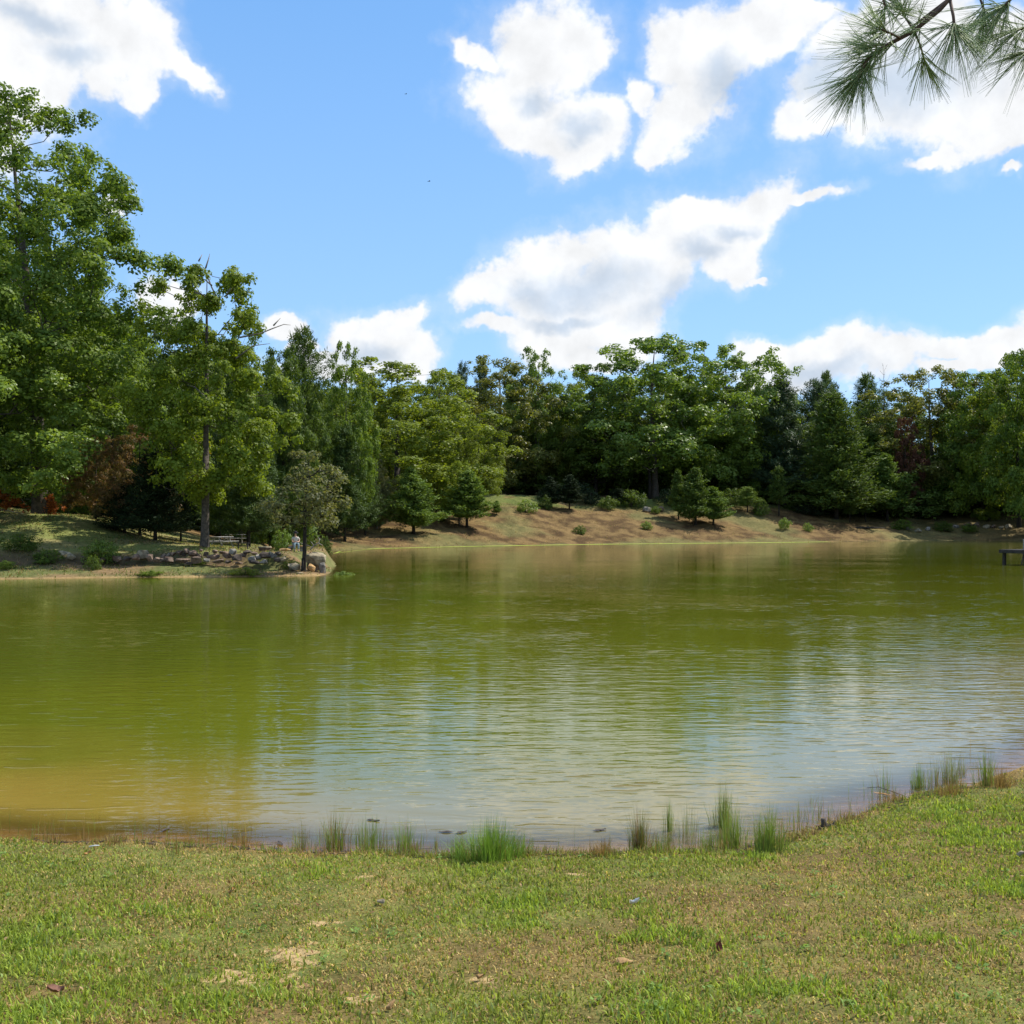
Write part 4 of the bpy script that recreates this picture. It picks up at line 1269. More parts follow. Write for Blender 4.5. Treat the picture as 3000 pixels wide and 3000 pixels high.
def clump_mesh(name, n, h, r, seed, cols, mix=0.15, lean=0.45, w0=0.0045, upright=1.0):
    g_ = np.random.default_rng(seed)
    a_ = g_.uniform(0, 6.28, n); rr = r * g_.random(n) ** 0.6 * (0.75 + 0.35 * np.sin(3 * a_ + seed))
    bx = np.cos(a_) * rr; by = np.sin(a_) * rr * 0.7
    hh = h * g_.uniform(0.35, 1.0, n) * (1 - 0.45 * (rr / r))
    ln = np.abs(g_.normal(0, lean, n)) * (0.35 + rr / r) / upright
    hd = a_ + g_.normal(0, 0.7, n)
    c = lerp(cols[0], cols[1], g_.random(n))
    br = g_.random(n) < mix
    c[br] = lerp(BROWNS[0], BROWNS[1], g_.random(br.sum()))
    V, Q, Tt, c = blades(bx, by, np.full(n, -0.05), hd, hh + 0.05, ln, g_.uniform(0.7, 1.3, n) * w0, c, g_)
    return blade_mesh(name, V, Q, Tt, c, M_reed)


REEDS = [  # px, base row, height px, width px, blades, colours, brown share, lean, label
    (985, 2478, 125, 90, 260, GREENS, 0.35, 0.30, 'green and brown shore grass clump, first big one from the left'),
    (885, 2478, 75, 60, 110, PALES, 0.15, 0.35, 'faint pale grass tuft left of the first big shore clump'),
    (1085, 2482, 110, 90, 220, GREENS, 0.12, 0.32, 'wispy green shore clump between two taller looking ones at left'),
    (1188, 2485, 105, 80, 200, GREENS, 0.10, 0.35, 'wispy green shore clump beside the brown stub'),
    (1212, 2486, 45, 40, 90, BROWNS, 1.0, 0.55, 'short brown stub of dead grass at the water edge'),
    (1280, 2478, 40, 30, 50, GREENS, 0.1, 0.4, 'tiny green sprig in the water left of the largest clump'),
    (1440, 2520, 135, 175, 1300, [(0.11, 0.19, 0.025), (0.24, 0.38, 0.07)], 0.06, 0.55, 'largest bright green grass clump on the near shore'),
    (1340, 2512, 80, 70, 240, GREENS, 0.12, 0.4, 'lower green tuft joined to the left side of the largest clump'),
    (1530, 2505, 80, 70, 160, GREENS, 0.1, 0.4, 'thin green tuft joined to the right side of the largest clump'),
    (1765, 2505, 60, 95, 300, BROWNS, 0.9, 0.55, 'low tussock of brown grass on the near shore'),
    (1872, 2488, 135, 65, 300, [(0.10, 0.13, 0.03), (0.20, 0.22, 0.06)], 0.45, 0.25, 'upright brown green reed clump at the left end of the reed group'),
    (1958, 2432, 120, 30, 110, GREENS, 0.12, 0.12, 'narrow dark green reed tuft standing in the water'),
    (2012, 2440, 125, 75, 80, PALES, 0.1, 0.16, 'thin see through reeds between the two dense water tufts'),
    (2118, 2418, 145, 65, 330, GREENS, 0.15, 0.13, 'tallest dense reed tuft standing in the water'),
    (2148, 2478, 130, 95, 320, GREENS, 0.08, 0.25, 'bluish green reed clump in front of the tallest reed tuft'),
    (2248, 2492, 150, 90, 480, GREENS, 0.06, 0.30, 'thick green reed clump at the right end of the reed group'),
    (2075, 2488, 80, 90, 180, GREENS, 0.25, 0.4, 'short mixed reeds along the edge below the tallest tuft'),
    (1935, 2495, 70, 90, 180, GREENS, 0.35, 0.45, 'short mixed reeds right of the brown green reed clump'),
    (2340, 2385, 60, 60, 40, PALES, 0.1, 0.2, 'few thin blades in open water right of the reed group'),
    (2370, 2350, 50, 20, 18, PALES, 0.1, 0.15, 'two or three fine blades farther out in the water'),
    (2588, 2322, 140, 60, 45, GREENS, 0.15, 0.22, 'tall sparse rushes above the orange dead leaf'),
    (2688, 2302, 90, 48, 170, GREENS, 0.05, 0.18, 'blunt green reed tuft in the right hand water'),
    (2735, 2290, 90, 50, 70, PALES, 0.1, 0.15, 'faint reeds between two green tufts at right'),
    (2782, 2285, 105, 60, 150, PALES, 0.1, 0.15, 'grey green reed tuft at right with tall thin blades'),
    (2812, 2262, 75, 40, 60, PALES, 0.1, 0.15, 'small faint reed tuft farthest out at right'),
    (2885, 2300, 115, 60, 220, GREENS, 0.2, 0.25, 'green reed clump on the edge near the right side'),
    (2930, 2305, 70, 80, 240, BROWNS, 0.6, 0.4, 'brown tipped tussock beside the last green reeds'),
    (2780, 2325, 55, 110, 260, BROWNS, 0.55, 0.5, 'brown and green fringe of grass on the right bank edge'),
    (720, 2478, 60, 30, 60, BROWNS, 0.9, 0.3, 'small straw coloured tuft on the left shore'),
    (650, 2455, 70, 40, 12, GREENS, 0.3, 0.2, 'two thin dark stems in the shallows at left'),
    (470, 2440, 85, 30, 8, BROWNS, 0.4, 0.12, 'single tall stalk with a pale seed head at left'),
    (560, 2450, 90, 60, 10, BROWNS, 0.8, 0.25, 'pair of pale bent seed stalks at left'),
    (250, 2465, 95, 40, 14, BROWNS, 0.9, 0.2, 'tall straw stalks at the left shore'),
    (335, 2475, 70, 60, 40, BROWNS, 0.6, 0.3, 'dry grass sprigs right of the straw stalks'),
    (150, 2462, 100, 60, 16, BROWNS, 0.5, 0.4, 'arched thin stalks at the far left shore'),
    (515, 2500, 75, 30, 26, GREENS, 0.3, 0.2, 'upright pale grass sprig on the left lawn edge'),
    (1700, 2500, 90, 30, 7, BROWNS, 0.9, 0.1, 'lone brown stalks left of the reed group'),
    (2465, 2400, 40, 70, 90, BROWNS, 0.9, 0.6, 'dry brown tuft beside the little stump'),
    (2620, 2345, 45, 60, 120, BROWNS, 0.7, 0.5, 'brown tuft at the bank right of the orange dead leaf'),
    (2840, 2205, 60, 16, 4, BROWNS, 0.8, 0.05, 'single upright stalk far out at right'),
]
for k, (px, py, hp, wp_, nb, cols, mixb, ln, lab) in enumerate(REEDS):
    x, y = wp(px, py)
    sdv = float(sdist([x], [y])[0])
    if sdv > 0.0:
        x, y = lawn_pt(px, py)
    z = max(T(x, y), -0.12)
    o = obj('shore_grass_clump', clump_mesh('shore_grass', int(nb * 0.85), hp / F * y * 1.22 + max(0, -z), wp_ / 2 / F * y * 1.25, 100 + k, cols, mixb, ln, 0.0035 + 0.0003 * y * 0.2), loc=(x, y, z))
    tag(o, lab, 'grass clump', 'grass and reed clumps along the near shore')

# ------------------------------------------------------------------ bmesh pieces
import bmesh


def bm_mesh(name, bm, mat=None, smooth=False):
    me = bpy.data.meshes.new(name)
    if smooth:
        for f in bm.faces: f.smooth = True
    bm.to_mesh(me); bm.free()
    if mat is not None: me.materials.append(mat)
    return me


def box(bm, c, s, rot=None, bevel=0.0):
    m = Matrix.Translation(c) @ (rot.to_matrix().to_4x4() if rot is not None else Matrix.Identity(4)) @ Matrix.Diagonal((*s, 1))
    r = bmesh.ops.create_cube(bm, size=1.0, matrix=m)
    if bevel:
        es = set(e for v in r['verts'] for e in v.link_edges)
        bmesh.ops.bevel(bm, geom=list(es), offset=bevel, segments=1, affect='EDGES')


def rock_mesh(name, seed, sx, sy, sz, npts=18, boxy=0.3):
    g_ = np.random.default_rng(seed)
    bm = bmesh.new()
    for _ in range(npts):
        d = g_.normal(size=3); d /= np.linalg.norm(d)
        m = np.max(np.abs(d))
        d = d * (1 - boxy) + d / m * boxy
        d *= g_.uniform(0.85, 1.08)
        bm.verts.new((d[0] * sx / 2, d[1] * sy / 2, d[2] * sz / 2))
    r = bmesh.ops.convex_hull(bm, input=bm.verts)
    loose = [v for v in bm.verts if not v.link_faces]
    if loose: bmesh.ops.delete(bm, geom=loose, context='VERTS')
    bmesh.ops.bevel(bm, geom=bm.edges[:], offset=min(sx, sy, sz) * 0.02, segments=1, affect='EDGES')
    return bm_mesh(name, bm)


def rock_mat(name, c1, c2):
    m, t, b = new_mat(name)
    g = t.node('ShaderNodeNewGeometry')
    n1 = t.noise(g.outputs['Position'], 3.5, 6, 0.65)
    c = t.mix(t.ss(n1, 0.35, 0.65), (*c1, 1), (*c2, 1))
    t.put(b.inputs['Base Color'], c)
    b.inputs['Roughness'].default_value = 0.9
    b.inputs['Specular IOR Level'].default_value = 0.25
    bp = t.node('ShaderNodeBump', {'Height': t.noise(g.outputs['Position'], 9, 7, 0.7)})
    bp.inputs['Strength'].default_value = 0.9; bp.inputs['Distance'].default_value = 0.05
    t.l.new(bp.outputs[0], b.inputs['Normal'])
    return m


R_brown = rock_mat('stone_brown', (0.09, 0.06, 0.045), (0.24, 0.17, 0.12))
R_grey = rock_mat('stone_grey', (0.12, 0.11, 0.095), (0.33, 0.30, 0.25))
R_pale = rock_mat('stone_pale', (0.16, 0.13, 0.085), (0.38, 0.32, 0.21))
R_orange = rock_mat('stone_orange', (0.32, 0.19, 0.08), (0.60, 0.38, 0.17))
R_dark = rock_mat('stone_dark', (0.05, 0.04, 0.032), (0.13, 0.10, 0.08))

wall = tag(empty('stone_wall', (at(600, 66), 66, T(at(600, 66), 66))), 'long dry wall of tumbled brown and grey stones along the front of the spit', 'stone wall')
WR = [(418, 1625, 46, 34, R_pale), (398, 1632, 28, 24, R_brown), (440, 1634, 24, 26, R_brown), (462, 1641, 34, 18, R_brown), (478, 1628, 22, 14, R_brown),
      (493, 1625, 18, 14, R_grey), (508, 1623, 20, 14, R_brown), (527, 1620, 26, 18, R_brown), (500, 1640, 46, 18, R_brown), (535, 1640, 44, 18, R_brown),
      (547, 1614, 16, 24, R_brown), (566, 1622, 36, 22, R_brown), (575, 1641, 38, 26, R_brown), (585, 1630, 20, 14, R_brown), (603, 1624, 18, 20, R_dark),
      (624, 1631, 44, 24, R_brown), (606, 1642, 24, 14, R_grey), (655, 1617, 28, 16, R_brown), (683, 1616, 26, 20, R_grey), (668, 1628, 34, 18, R_brown),
      (694, 1634, 32, 26, R_dark), (713, 1626, 24, 16, R_brown), (738, 1637, 30, 22, R_grey), (757, 1630, 26, 24, R_grey), (778, 1627, 46, 22, R_dark),
      (800, 1624, 34, 26, R_grey), (772, 1645, 30, 16, R_grey), (745, 1647, 44, 14, R_dark), (815, 1640, 26, 18, R_dark), (830, 1637, 16, 16, R_pale), (642, 1644, 40, 14, R_brown), (630, 1616, 22, 12, R_brown), (725, 1617, 26, 13, R_dark), (745, 1621, 20, 12, R_brown), (480, 1639, 24, 13, R_dark), (555, 1650, 30, 10, R_dark), (700, 1649, 26, 10, R_brown), (815, 1622, 20, 14, R_dark), (670, 1645, 24, 12, R_dark), (540, 1626, 14, 12, R_dark), (590, 1612, 14, 10, R_brown), (375, 1637, 26, 16, R_dark), (320, 1630, 28, 16, R_dark), (270, 1640, 22, 12, R_dark),
      (190, 1622, 46, 18, R_pale), (160, 1628, 60, 16, R_dark), (120, 1622, 40, 24, R_brown), (210, 1632, 24, 20, R_pale), (245, 1634, 26, 18, R_brown), (345, 1636, 34, 20, R_brown), (300, 1640, 24, 14, R_brown), (70, 1634, 40, 20, R_brown), (20, 1632, 44, 20, R_dark)]
wl = Vector(wall.location)
for k, (px, py, w_, h_, m_) in enumerate(WR):
    Y = 66.6 if py < 1632 else 65.9
    x = at(px, Y); z = zat(py, Y)
    sx_ = w_ * 0.98 / F * Y; sz_ = h_ * 0.98 / F * Y
    o = obj('rock', rock_mesh('rock', 200 + k, sx_, max(0.55, sx_ * 0.8), sz_, 16), m_, wall)
    o.location = Vector((x, Y, z)) - wl
    o.rotation_euler = (random.uniform(-.15, .15), random.uniform(-.2, .2), random.uniform(-.4, .4))


def rock(px, py, w_, h_, Y, mat, label, cat='rock', boxy=0.3, seed=1, depth=None, group=None, rot=(0, 0, 0), npts=18):
    o = obj(cat.replace(' ', '_'), rock_mesh('rock', seed, w_ / F * Y, depth or w_ / F * Y * 0.8, h_ / F * Y, npts, boxy), mat, loc=(at(px, Y), Y, zat(py, Y)), rot=rot)
    return tag(o, label, cat, group)


rock(926, 1634, 62, 34, 67.2, R_pale, 'great pale square edged boulder capping the tip of the spit', 'boulder', 0.85, 301, 1.5, rot=(0.12, 0.16, 0.3), npts=34)
rock(920, 1655, 44, 36, 67.4, R_brown, 'brown rock in shade carrying the great pale boulder', 'boulder', 0.8, 302, 1.2, npts=26)
rock(946, 1665, 20, 36, 66.6, R_grey, 'grey upright block at the waterline under the great boulder', 'boulder', 0.9, 303, 0.6, npts=26)
rock(913, 1663, 26, 28, 66.0, R_orange, 'rusty orange rock beside the slender trunk at the tip', 'boulder', 0.3, 304, 0.5)
rock(862, 1661, 42, 28, 65.6, R_pale, 'rounded pale green stone left of the slender trunk', 'boulder', 0.4, 305, 0.8)
rock(878, 1680, 26, 7, 64.6, R_pale, 'flat white slab lying at the waterline of the tip', 'boulder', 0.5, 306, 0.4)
rock(1897, 1493, 32, 18, yrow(1897, 1502, 110), R_grey, 'grey boulder in the shaded far slope below the tallest oak', 'boulder', 0.3, 307)
rock(1935, 1490, 26, 16, yrow(1935, 1499, 110), R_brown, 'brown boulder right of the grey one in the shaded far slope', 'boulder', 0.3, 308)
RIGHTR = [(2800, 1541, 20, 10, R_grey), (2835, 1537, 26, 14, R_brown), (2862, 1536, 24, 12, R_brown), (2890, 1541, 24, 12, R_pale), (2912, 1540, 22, 10, R_brown), (2935, 1543, 22, 8, R_pale), (2955, 1540, 22, 12, R_pale), (2720, 1548, 24, 14, R_grey), (2745, 1545, 22, 12, R_brown), (2690, 1552, 26, 10, R_pale), (2770, 1550, 20, 10, R_grey), (2660, 1546, 18, 10, R_grey)]
pile = tag(empty('rock_pile', (at(2810, 213), 213, T(at(2810, 213), 213))), 'scattered heap of broken stones on the bank at the right', 'rock pile')
for k, (px, py, w_, h_, m_) in enumerate(RIGHTR):
    Y = yrow(px, py + 6, 110)
    x = at(px, Y)
    o = obj('rock', rock_mesh('rock', 340 + k, w_ / F * Y, w_ / F * Y, h_ / F * Y * 1.3, 14), m_, pile)
    o.location = Vector((x, Y, T(x, Y) + 0.2)) - Vector(pile.location)

# fallen log
YL = yrow(2540, 1552, 110)
v_, f_ = tube_path([(-3.3, 0, 0.2), (-1, 0.1, 0.25), (1.5, -0.1, 0.22), (3.4, 0.1, 0.2)], [0.16, 0.2, 0.19, 0.1], 8)
tag(obj('fallen_log', mesh_np('log', v_, f_, M_bark_dark, smooth=True), loc=(at(2540, YL), YL, T(at(2540, YL), YL))), 'dark fallen log lying along the right bank below the young pines', 'log')

# ------------------------------------------------------------------ things on the spit
M_wood_grey = simple_mat('weathered_wood', (0.40, 0.38, 0.35), 0.85, scale=8, bump=0.01, col2=(0.24, 0.22, 0.20))
M_wood_dark = simple_mat('dark_wood', (0.07, 0.06, 0.055), 0.9, scale=8, bump=0.01, col2=(0.03, 0.027, 0.025))


def one_box(name, c, s, mat, parent, rot=None, bevel=0.006):
    bm = bmesh.new(); box(bm, (0, 0, 0), s, None, bevel)
    o = obj(name, bm_mesh(name, bm, mat), None, parent, loc=c)
    if rot is not None: o.rotation_euler = rot
    return o


def picnic_table(px, Y, rz, label, s=1.0):
    x = at(px, Y)
    e = tag(empty('picnic_table', (x, Y, T(x, Y)), rz), label, 'picnic table')
    for i in range(5):
        one_box('plank', (0, -0.30 + 0.15 * i, 0.74), (1.7, 0.14, 0.04), M_wood_grey, e)
    for sy in (-1, 1):
        for j in range(2):
            one_box('seat_plank', (0, sy * (0.62 + 0.15 * j), 0.44), (1.7, 0.14, 0.04), M_wood_grey, e)
    for sx in (-1, 1):
        one_box('cross_beam', (sx * 0.6, 0, 0.70), (0.04, 0.70, 0.08), M_wood_grey, e)
        one_box('seat_beam', (sx * 0.6, 0, 0.39), (0.04, 1.56, 0.08), M_wood_grey, e)
        for sy in (-1, 1):
            one_box('leg', (sx * 0.56, sy * 0.36, 0.35), (0.04, 0.09, 0.84), M_wood_grey, e, (sy * 0.55, 0, 0))
    return e


picnic_table(650, 77, 1.15, 'weathered grey picnic table just right of the spit oak trunk')
picnic_table(688, 88, 0.3, 'second picnic table half hidden behind the pine trunks')
e = tag(empty('bench', (at(712, 78), 78, T(at(712, 78), 78)), 0.1), 'low dark wooden bench between the picnic table and the pine trunk', 'bench')
one_box('seat', (0, 0, 0.42), (0.85, 0.32, 0.06), M_wood_dark, e)
for sx in (-1, 1): one_box('leg', (sx * 0.33, 0, 0.19), (0.07, 0.28, 0.40), M_wood_dark, e)
# round stone table
bm = bmesh.new()
x = at(776, 75); e = tag(empty('stone_table', (x, 75, T(x, 75))), 'low round stone table with a flat pale top near the shrub', 'stone table')
bmesh.ops.create_cone(bm, cap_ends=True, segments=16, radius1=0.30, radius2=0.44, depth=0.46, matrix=Matrix.Translation((0, 0, 0.22)))
obj('base', bm_mesh('stone_base', bm), R_brown, e)
bm = bmesh.new()
bmesh.ops.create_cone(bm, cap_ends=True, segments=16, radius1=0.47, radius2=0.45, depth=0.08, matrix=Matrix.Translation((0, 0, 0.492)))
obj('top', bm_mesh('stone_top', bm), R_pale, e)

# stone bench with the seated person
PX, PY = at(866, 71), 71.0
PZ = T(PX, PY)
e = tag(empty('stone_bench', (PX, PY, PZ), 0.25), 'orange stone slab bench under the seated person', 'bench')
one_box('slab', (0.05, 0.0, 0.36), (1.0, 0.36, 0.09), R_orange, e, (0, 0.05, 0), 0.015)
for sx in (-1, 1): one_box('block', (0.05 + sx * 0.33, 0, 0.15), (0.18, 0.28, 0.32), R_grey, e, None, 0.015)
rock(835, 1610, 34, 8, 70.2, R_orange, 'orange flat slab on the ground left of the seated person', 'stone slab', 0.8, 311, 0.5)
rock(852, 1603, 20, 10, 70.8, R_grey, 'grey stone lying between the orange slab and the seated person', 'rock', 0.5, 312, 0.3)

M_skin = simple_mat('skin', (0.55, 0.33, 0.23), 0.6, 0.1, 10)
M_shirt = simple_mat('white_shirt', (0.52, 0.49, 0.42), 0.85, 0.1, 12)
M_sleeve = simple_mat('mauve_vest', (0.30, 0.24, 0.28), 0.85, 0.2, 12)
M_jeans = simple_mat('pale_blue_cloth', (0.26, 0.34, 0.37), 0.85, 0.15, 12)
M_hat = simple_mat('dark_felt', (0.035, 0.03, 0.035), 0.9, 0.2, 12)
M_shoe = simple_mat('dark_shoe', (0.05, 0.045, 0.04), 0.7, 0.2, 12)


def skin_obj(name, nodes, edges, mat, parent, sub=1):
    me = bpy.data.meshes.new(name)
    me.from_pydata([n_[0] for n_ in nodes], edges, [])
    me.update()
    o = obj(name, me, mat, parent)
    md = o.modifiers.new('skin', 'SKIN'); md.use_smooth_shade = True
    sk = me.skin_vertices[0].data if me.skin_vertices else None
    if sk is None:
        me.skin_vertices.new() if hasattr(me.skin_vertices, 'new') else None
        sk = me.skin_vertices[0].data
    for i, n_ in enumerate(nodes):
        r_ = n_[1]; sk[i].radius = (r_, r_) if not isinstance(r_, tuple) else r_
        sk[i].use_root = (i == 0)
    sd_ = o.modifiers.new('sub', 'SUBSURF'); sd_.levels = sub; sd_.render_levels = sub
    return o


pe = tag(empty('person', (PX, PY - 0.02, PZ), 0.35), 'seated person in dark hat and pale shirt, holding a rod at the spit tip', 'person')
nodes = [((0, 0, .50), (.15, .11)), ((0, .01, .66), (.13, .10)), ((0, .0, .84), (.15, .10)), ((0, -.01, .97), (.06, .06)), ((0, -.02, 1.04), (.05, .05)), ((0, -.04, 1.12), (.085, .10)), ((0, -.05, 1.22), (.075, .085)), ((0, -.145, 1.13), (.014, .018))]
edges = [(0, 1), (1, 2), (2, 3), (3, 4), (4, 5), (5, 6), (5, 7)]
for sx in (-1, 1):
    b0 = len(nodes)
    nodes += [((sx * .17, 0, .90), (.055, .055)), ((sx * .23, -.06, .72), (.045, .045)), ((sx * .20, -.16, .62), (.038, .038)), ((sx * .08, -.30, .64), (.026, .026)), ((sx * .05, -.35, .64), (.034, .018))]
    edges += [(2, b0), (b0, b0 + 1), (b0 + 1, b0 + 2), (b0 + 2, b0 + 3), (b0 + 3, b0 + 4)]
    for f_i in range(4):
        k = len(nodes); zz = .665 - f_i * .017; Lf = (.036, .042, .040, .032)[f_i]
        nodes += [((sx * .03, -.35 - Lf * .7, zz), (.008, .008)), ((sx * .005, -.36 - Lf * .6, zz - .008), (.007, .007))]
        edges += [(b0 + 4, k), (k, k + 1)]
    k = len(nodes); nodes += [((sx * .035, -.335, .675), (.009, .009)), ((sx * .01, -.35, .69), (.008, .008))]; edges += [(b0 + 4, k), (k, k + 1)]
    b1 = len(nodes)
    nodes += [((sx * .09, -.04, .47), (.085, .08)), ((sx * .13, -.40, .49), (.06, .06)), ((sx * .13, -.42, .28), (.05, .055)), ((sx * .12, -.43, .09), (.035, .035)), ((sx * .12, -.54, .045), (.035, .03))]
    edges += [(0, b1), (b1, b1 + 1), (b1 + 1, b1 + 2), (b1 + 2, b1 + 3), (b1 + 3, b1 + 4)]
skin_obj('body', nodes, edges, M_skin, pe)
skin_obj('shirt', [((0, 0.005, .56), (.165, .125)), ((0, .01, .68), (.155, .12)), ((0, .0, .84), (.175, .12)), ((0, -.01, .945), (.10, .08)), ((.17, 0, .89), (.07, .07)), ((.225, -.05, .76), (.06, .06)), ((-.17, 0, .89), (.07, .07)), ((-.225, -.05, .76), (.06, .06))],
         [(0, 1), (1, 2), (2, 3), (2, 4), (4, 5), (2, 6), (6, 7)], M_shirt, pe)
skin_obj('vest', [((.20, .03, .90), (.055, .055)), ((.235, -.02, .78), (.06, .06)), ((.235, -.07, .70), (.05, .05)), ((.13, .09, .75), (.05, .05))], [(0, 1), (1, 2), (0, 3)], M_sleeve, pe)
skin_obj('trousers', [((0, 0, .52), (.165, .13)), ((.10, -.05, .475), (.10, .095)), ((.13, -.40, .50), (.075, .075)), ((.13, -.43, .28), (.065, .065)), ((.12, -.435, .13), (.06, .06)), ((-.10, -.05, .475), (.10, .095)), ((-.13, -.40, .50), (.075, .075)), ((-.13, -.43, .28), (.065, .065)), ((-.12, -.435, .13), (.06, .06))],
         [(0, 1), (1, 2), (2, 3), (3, 4), (0, 5), (5, 6), (6, 7), (7, 8)], M_jeans, pe)
for sx in (-1, 1):
    skin_obj('shoe', [((sx * .12, -.40, .05), (.045, .05)), ((sx * .12, -.50, .045), (.045, .04)), ((sx * .12, -.58, .035), (.035, .03))], [(0, 1), (1, 2)], M_shoe, pe)
bm = bmesh.new()
bmesh.ops.create_cone(bm, cap_ends=True, segments=16, radius1=0.185, radius2=0.175, depth=0.015, matrix=Matrix.Translation((0, -.04, 1.205)) @ Matrix.Rotation(0.12, 4, 'X'))
bmesh.ops.create_cone(bm, cap_ends=True, segments=16, radius1=0.105, radius2=0.08, depth=0.11, matrix=Matrix.Translation((0, -.035, 1.265)) @ Matrix.Rotation(0.12, 4, 'X'))
obj('hat', bm_mesh('hat', bm, M_hat, True), None, pe)
for sx in (-1, 1):
    bm = bmesh.new(); bmesh.ops.create_icosphere(bm, subdivisions=1, radius=0.012, matrix=Matrix.Translation((sx * .034, -.132, 1.145)))
    obj('eye', bm_mesh('eye', bm, M_hat, True), None, pe)
bm = bmesh.new(); box(bm, (0, -.135, 1.085), (.05, .01, .012)); obj('mouth', bm_mesh('mouth', bm, M_sleeve), None, pe)
v_, f_ = tube_path([(PX + .05, PY - .36, PZ + .66), (PX + 1.0, PY - 1.2, PZ + .42), (PX + 2.1, PY - 2.2, PZ + .10)], [0.018, 0.014, 0.006], 6)
tag(obj('fishing_rod', mesh_np('rod', v_, f_, M_bark_pale)), 'pale fishing rod held by the seated person, slanting down to the water', 'fishing rod')
dv = [tube_path([(0, 0, 0), (.25, .05, .30), (.55, 0, .45), (.80, -.05, .30)], [.04, .05, .04, .015], 6), tube_path([(.55, 0, .45), (.60, .1, .70), (.45, .15, .85)], [.035, .03, .012], 5), tube_path([(.25, .05, .30), (.05, .0, .55)], [.03, .01], 5)]
V, Fs = merge(dv)
tag(obj('driftwood', mesh_np('driftwood', V, Fs, M_bark_pale, smooth=True), loc=(at(908, 68.5), 68.5, zat(1612, 68.5))), 'bleached crooked driftwood on top of the tip boulder', 'driftwood')

# low shrubs
SHR = [(1003, 65.5, 62, 20, M_lightgreen, 'bright green weeds standing in the water right of the tip boulder'), (828, 72.5, 62, 62, M_lightgreen, 'bright leafy shrub just left of the seated person'), (60, 66, 110, 52, M_dkgreen, 'dark shrub over the wall at the far left'),
       (140, 65.5, 80, 40, M_green, 'green shrub right of the dark one at the far left'), (300, 66.2, 110, 70, M_lightgreen, 'loose green shrub in the wall between the flat slab and the round stone'),
       (275, 64.0, 46, 44, M_dkgreen, 'small dark shrub on the earth slope under the loose green one'), (850, 66.4, 60, 30, M_dkgreen, 'low dark shrub below the orange slab'),
       (585, 66.5, 40, 22, M_green, 'tiny green weed growing over the middle of the stone wall'), (20, 63, 60, 26, M_green, 'low weed patch by the water at the far left'),
       (720, 63.6, 90, 22, M_olive, 'low olive weeds along the waterline before the wall'), (440, 62.8, 80, 16, M_green, 'low green weeds along the waterline, left of centre of the spit'),
       (1540, 1502, 62, 38, M_lightgreen, 'pale green weedy shrub on the sunlit crest'), (1895, 1553, 36, 26, M_lightgreen, 'bright green tuft in the sun below the grey boulder'),
       (1700, 1566, 36, 26, M_dkgreen, 'dark shrub alone on the shaded slope below the crest cedars'),
       (2298, 1552, 36, 34, M_lightgreen, 'blue green tuft in the sun at the right, larger one'),
       (2366, 1558, 28, 26, M_lightgreen, 'blue green tuft in the sun at the right, smaller one'), (1920, 1505, 30, 22, M_green, 'weed beside the grey boulder'),
       (2230, 1512, 46, 44, M_green, 'green shrub between the short young pine and the tall thin one'), (2900, 1527, 60, 36, M_yellowgreen, 'yellow green shrub over the rock heap'),
       (2868, 1520, 40, 30, M_green, 'darker green shrub left of the yellow green one'), (2760, 1557, 60, 30, M_dkgreen, 'dark brambles in the rock heap'), (2640, 1553, 60, 30, M_green, 'brambles left of the rock heap'),
       (2840, 1560, 50, 26, M_green, 'brambles in front of the rock heap'), (1600, 1492, 40, 40, M_dkgreen, 'dark weeds at the foot of the crest cedars'), (1780, 1494, 60, 40, M_dkgreen, 'dark brambles on the shaded crest'),
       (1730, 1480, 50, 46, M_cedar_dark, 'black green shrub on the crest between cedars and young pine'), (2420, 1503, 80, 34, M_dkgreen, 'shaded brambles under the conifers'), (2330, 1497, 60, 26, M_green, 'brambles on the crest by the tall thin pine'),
       (1850, 1486, 90, 50, M_dkgreen, 'dark brambles added as shade left of the tallest oak trunk'), (1965, 1480, 80, 50, M_cedar_dark, 'dark brambles added as shade right of the tallest oak trunk'), (2060, 1478, 100, 50, M_dkgreen, 'dark undergrowth added as shade behind the cedar trio'),  # from here, dark shrubs added to stand in for shade beneath the trees
       (2140, 1482, 90, 50, M_dkgreen, 'dark undergrowth added as shade under the open topped oak'), (1690, 1470, 100, 60, M_cedar_dark, 'dark undergrowth added as shade right of the crest cedars'), (2370, 1508, 90, 36, M_cedar_dark, 'dark undergrowth added as shade at the foot of the blue green pines'),
       (2500, 1512, 110, 40, M_cedar_dark, 'dark undergrowth added as shade under the wide conifer'), (2690, 1515, 100, 40, M_dkgreen, 'dark undergrowth added as shade left of the thick oak trunk at right'), 
       
       (1100, 1535, 60, 34, M_dkgreen, 'dark weeds under the pale sapling'), (1280, 1525, 70, 40, M_cedar_mid, 'weeds between the slope pair of cedars'), (1040, 1545, 80, 40, M_dkgreen, 'dark weeds under the pond pines'),
       (900, 118, 60, 40, M_dkgreen, 'dark weeds on the slope behind the slender tree'), (950, 100, 44, 60, M_cedar_mid, 'feathery shrub right of the slender tree'), (820, 125, 100, 40, M_dkgreen, 'dark weeds behind the bright shrub')]
for k, (px, Y, w_, h_, m_, lab) in enumerate(SHR):
    if Y > 1000: Y = yrow(px, Y, 110)
    x = at(px, Y); pr = BUSH[k % 2]
    tree('shrub', pr, x, Y, w_ / F * Y / 1.3, h_ / F * Y / 1.0, m_, M_bark, lab, 'shrub', rz=k * 1.3, sink=0.05, mode='foliage')

# fallen branch with dead orange leaves
bx0, by0 = at(95, 80), 80.0
bz0 = T(bx0, by0)


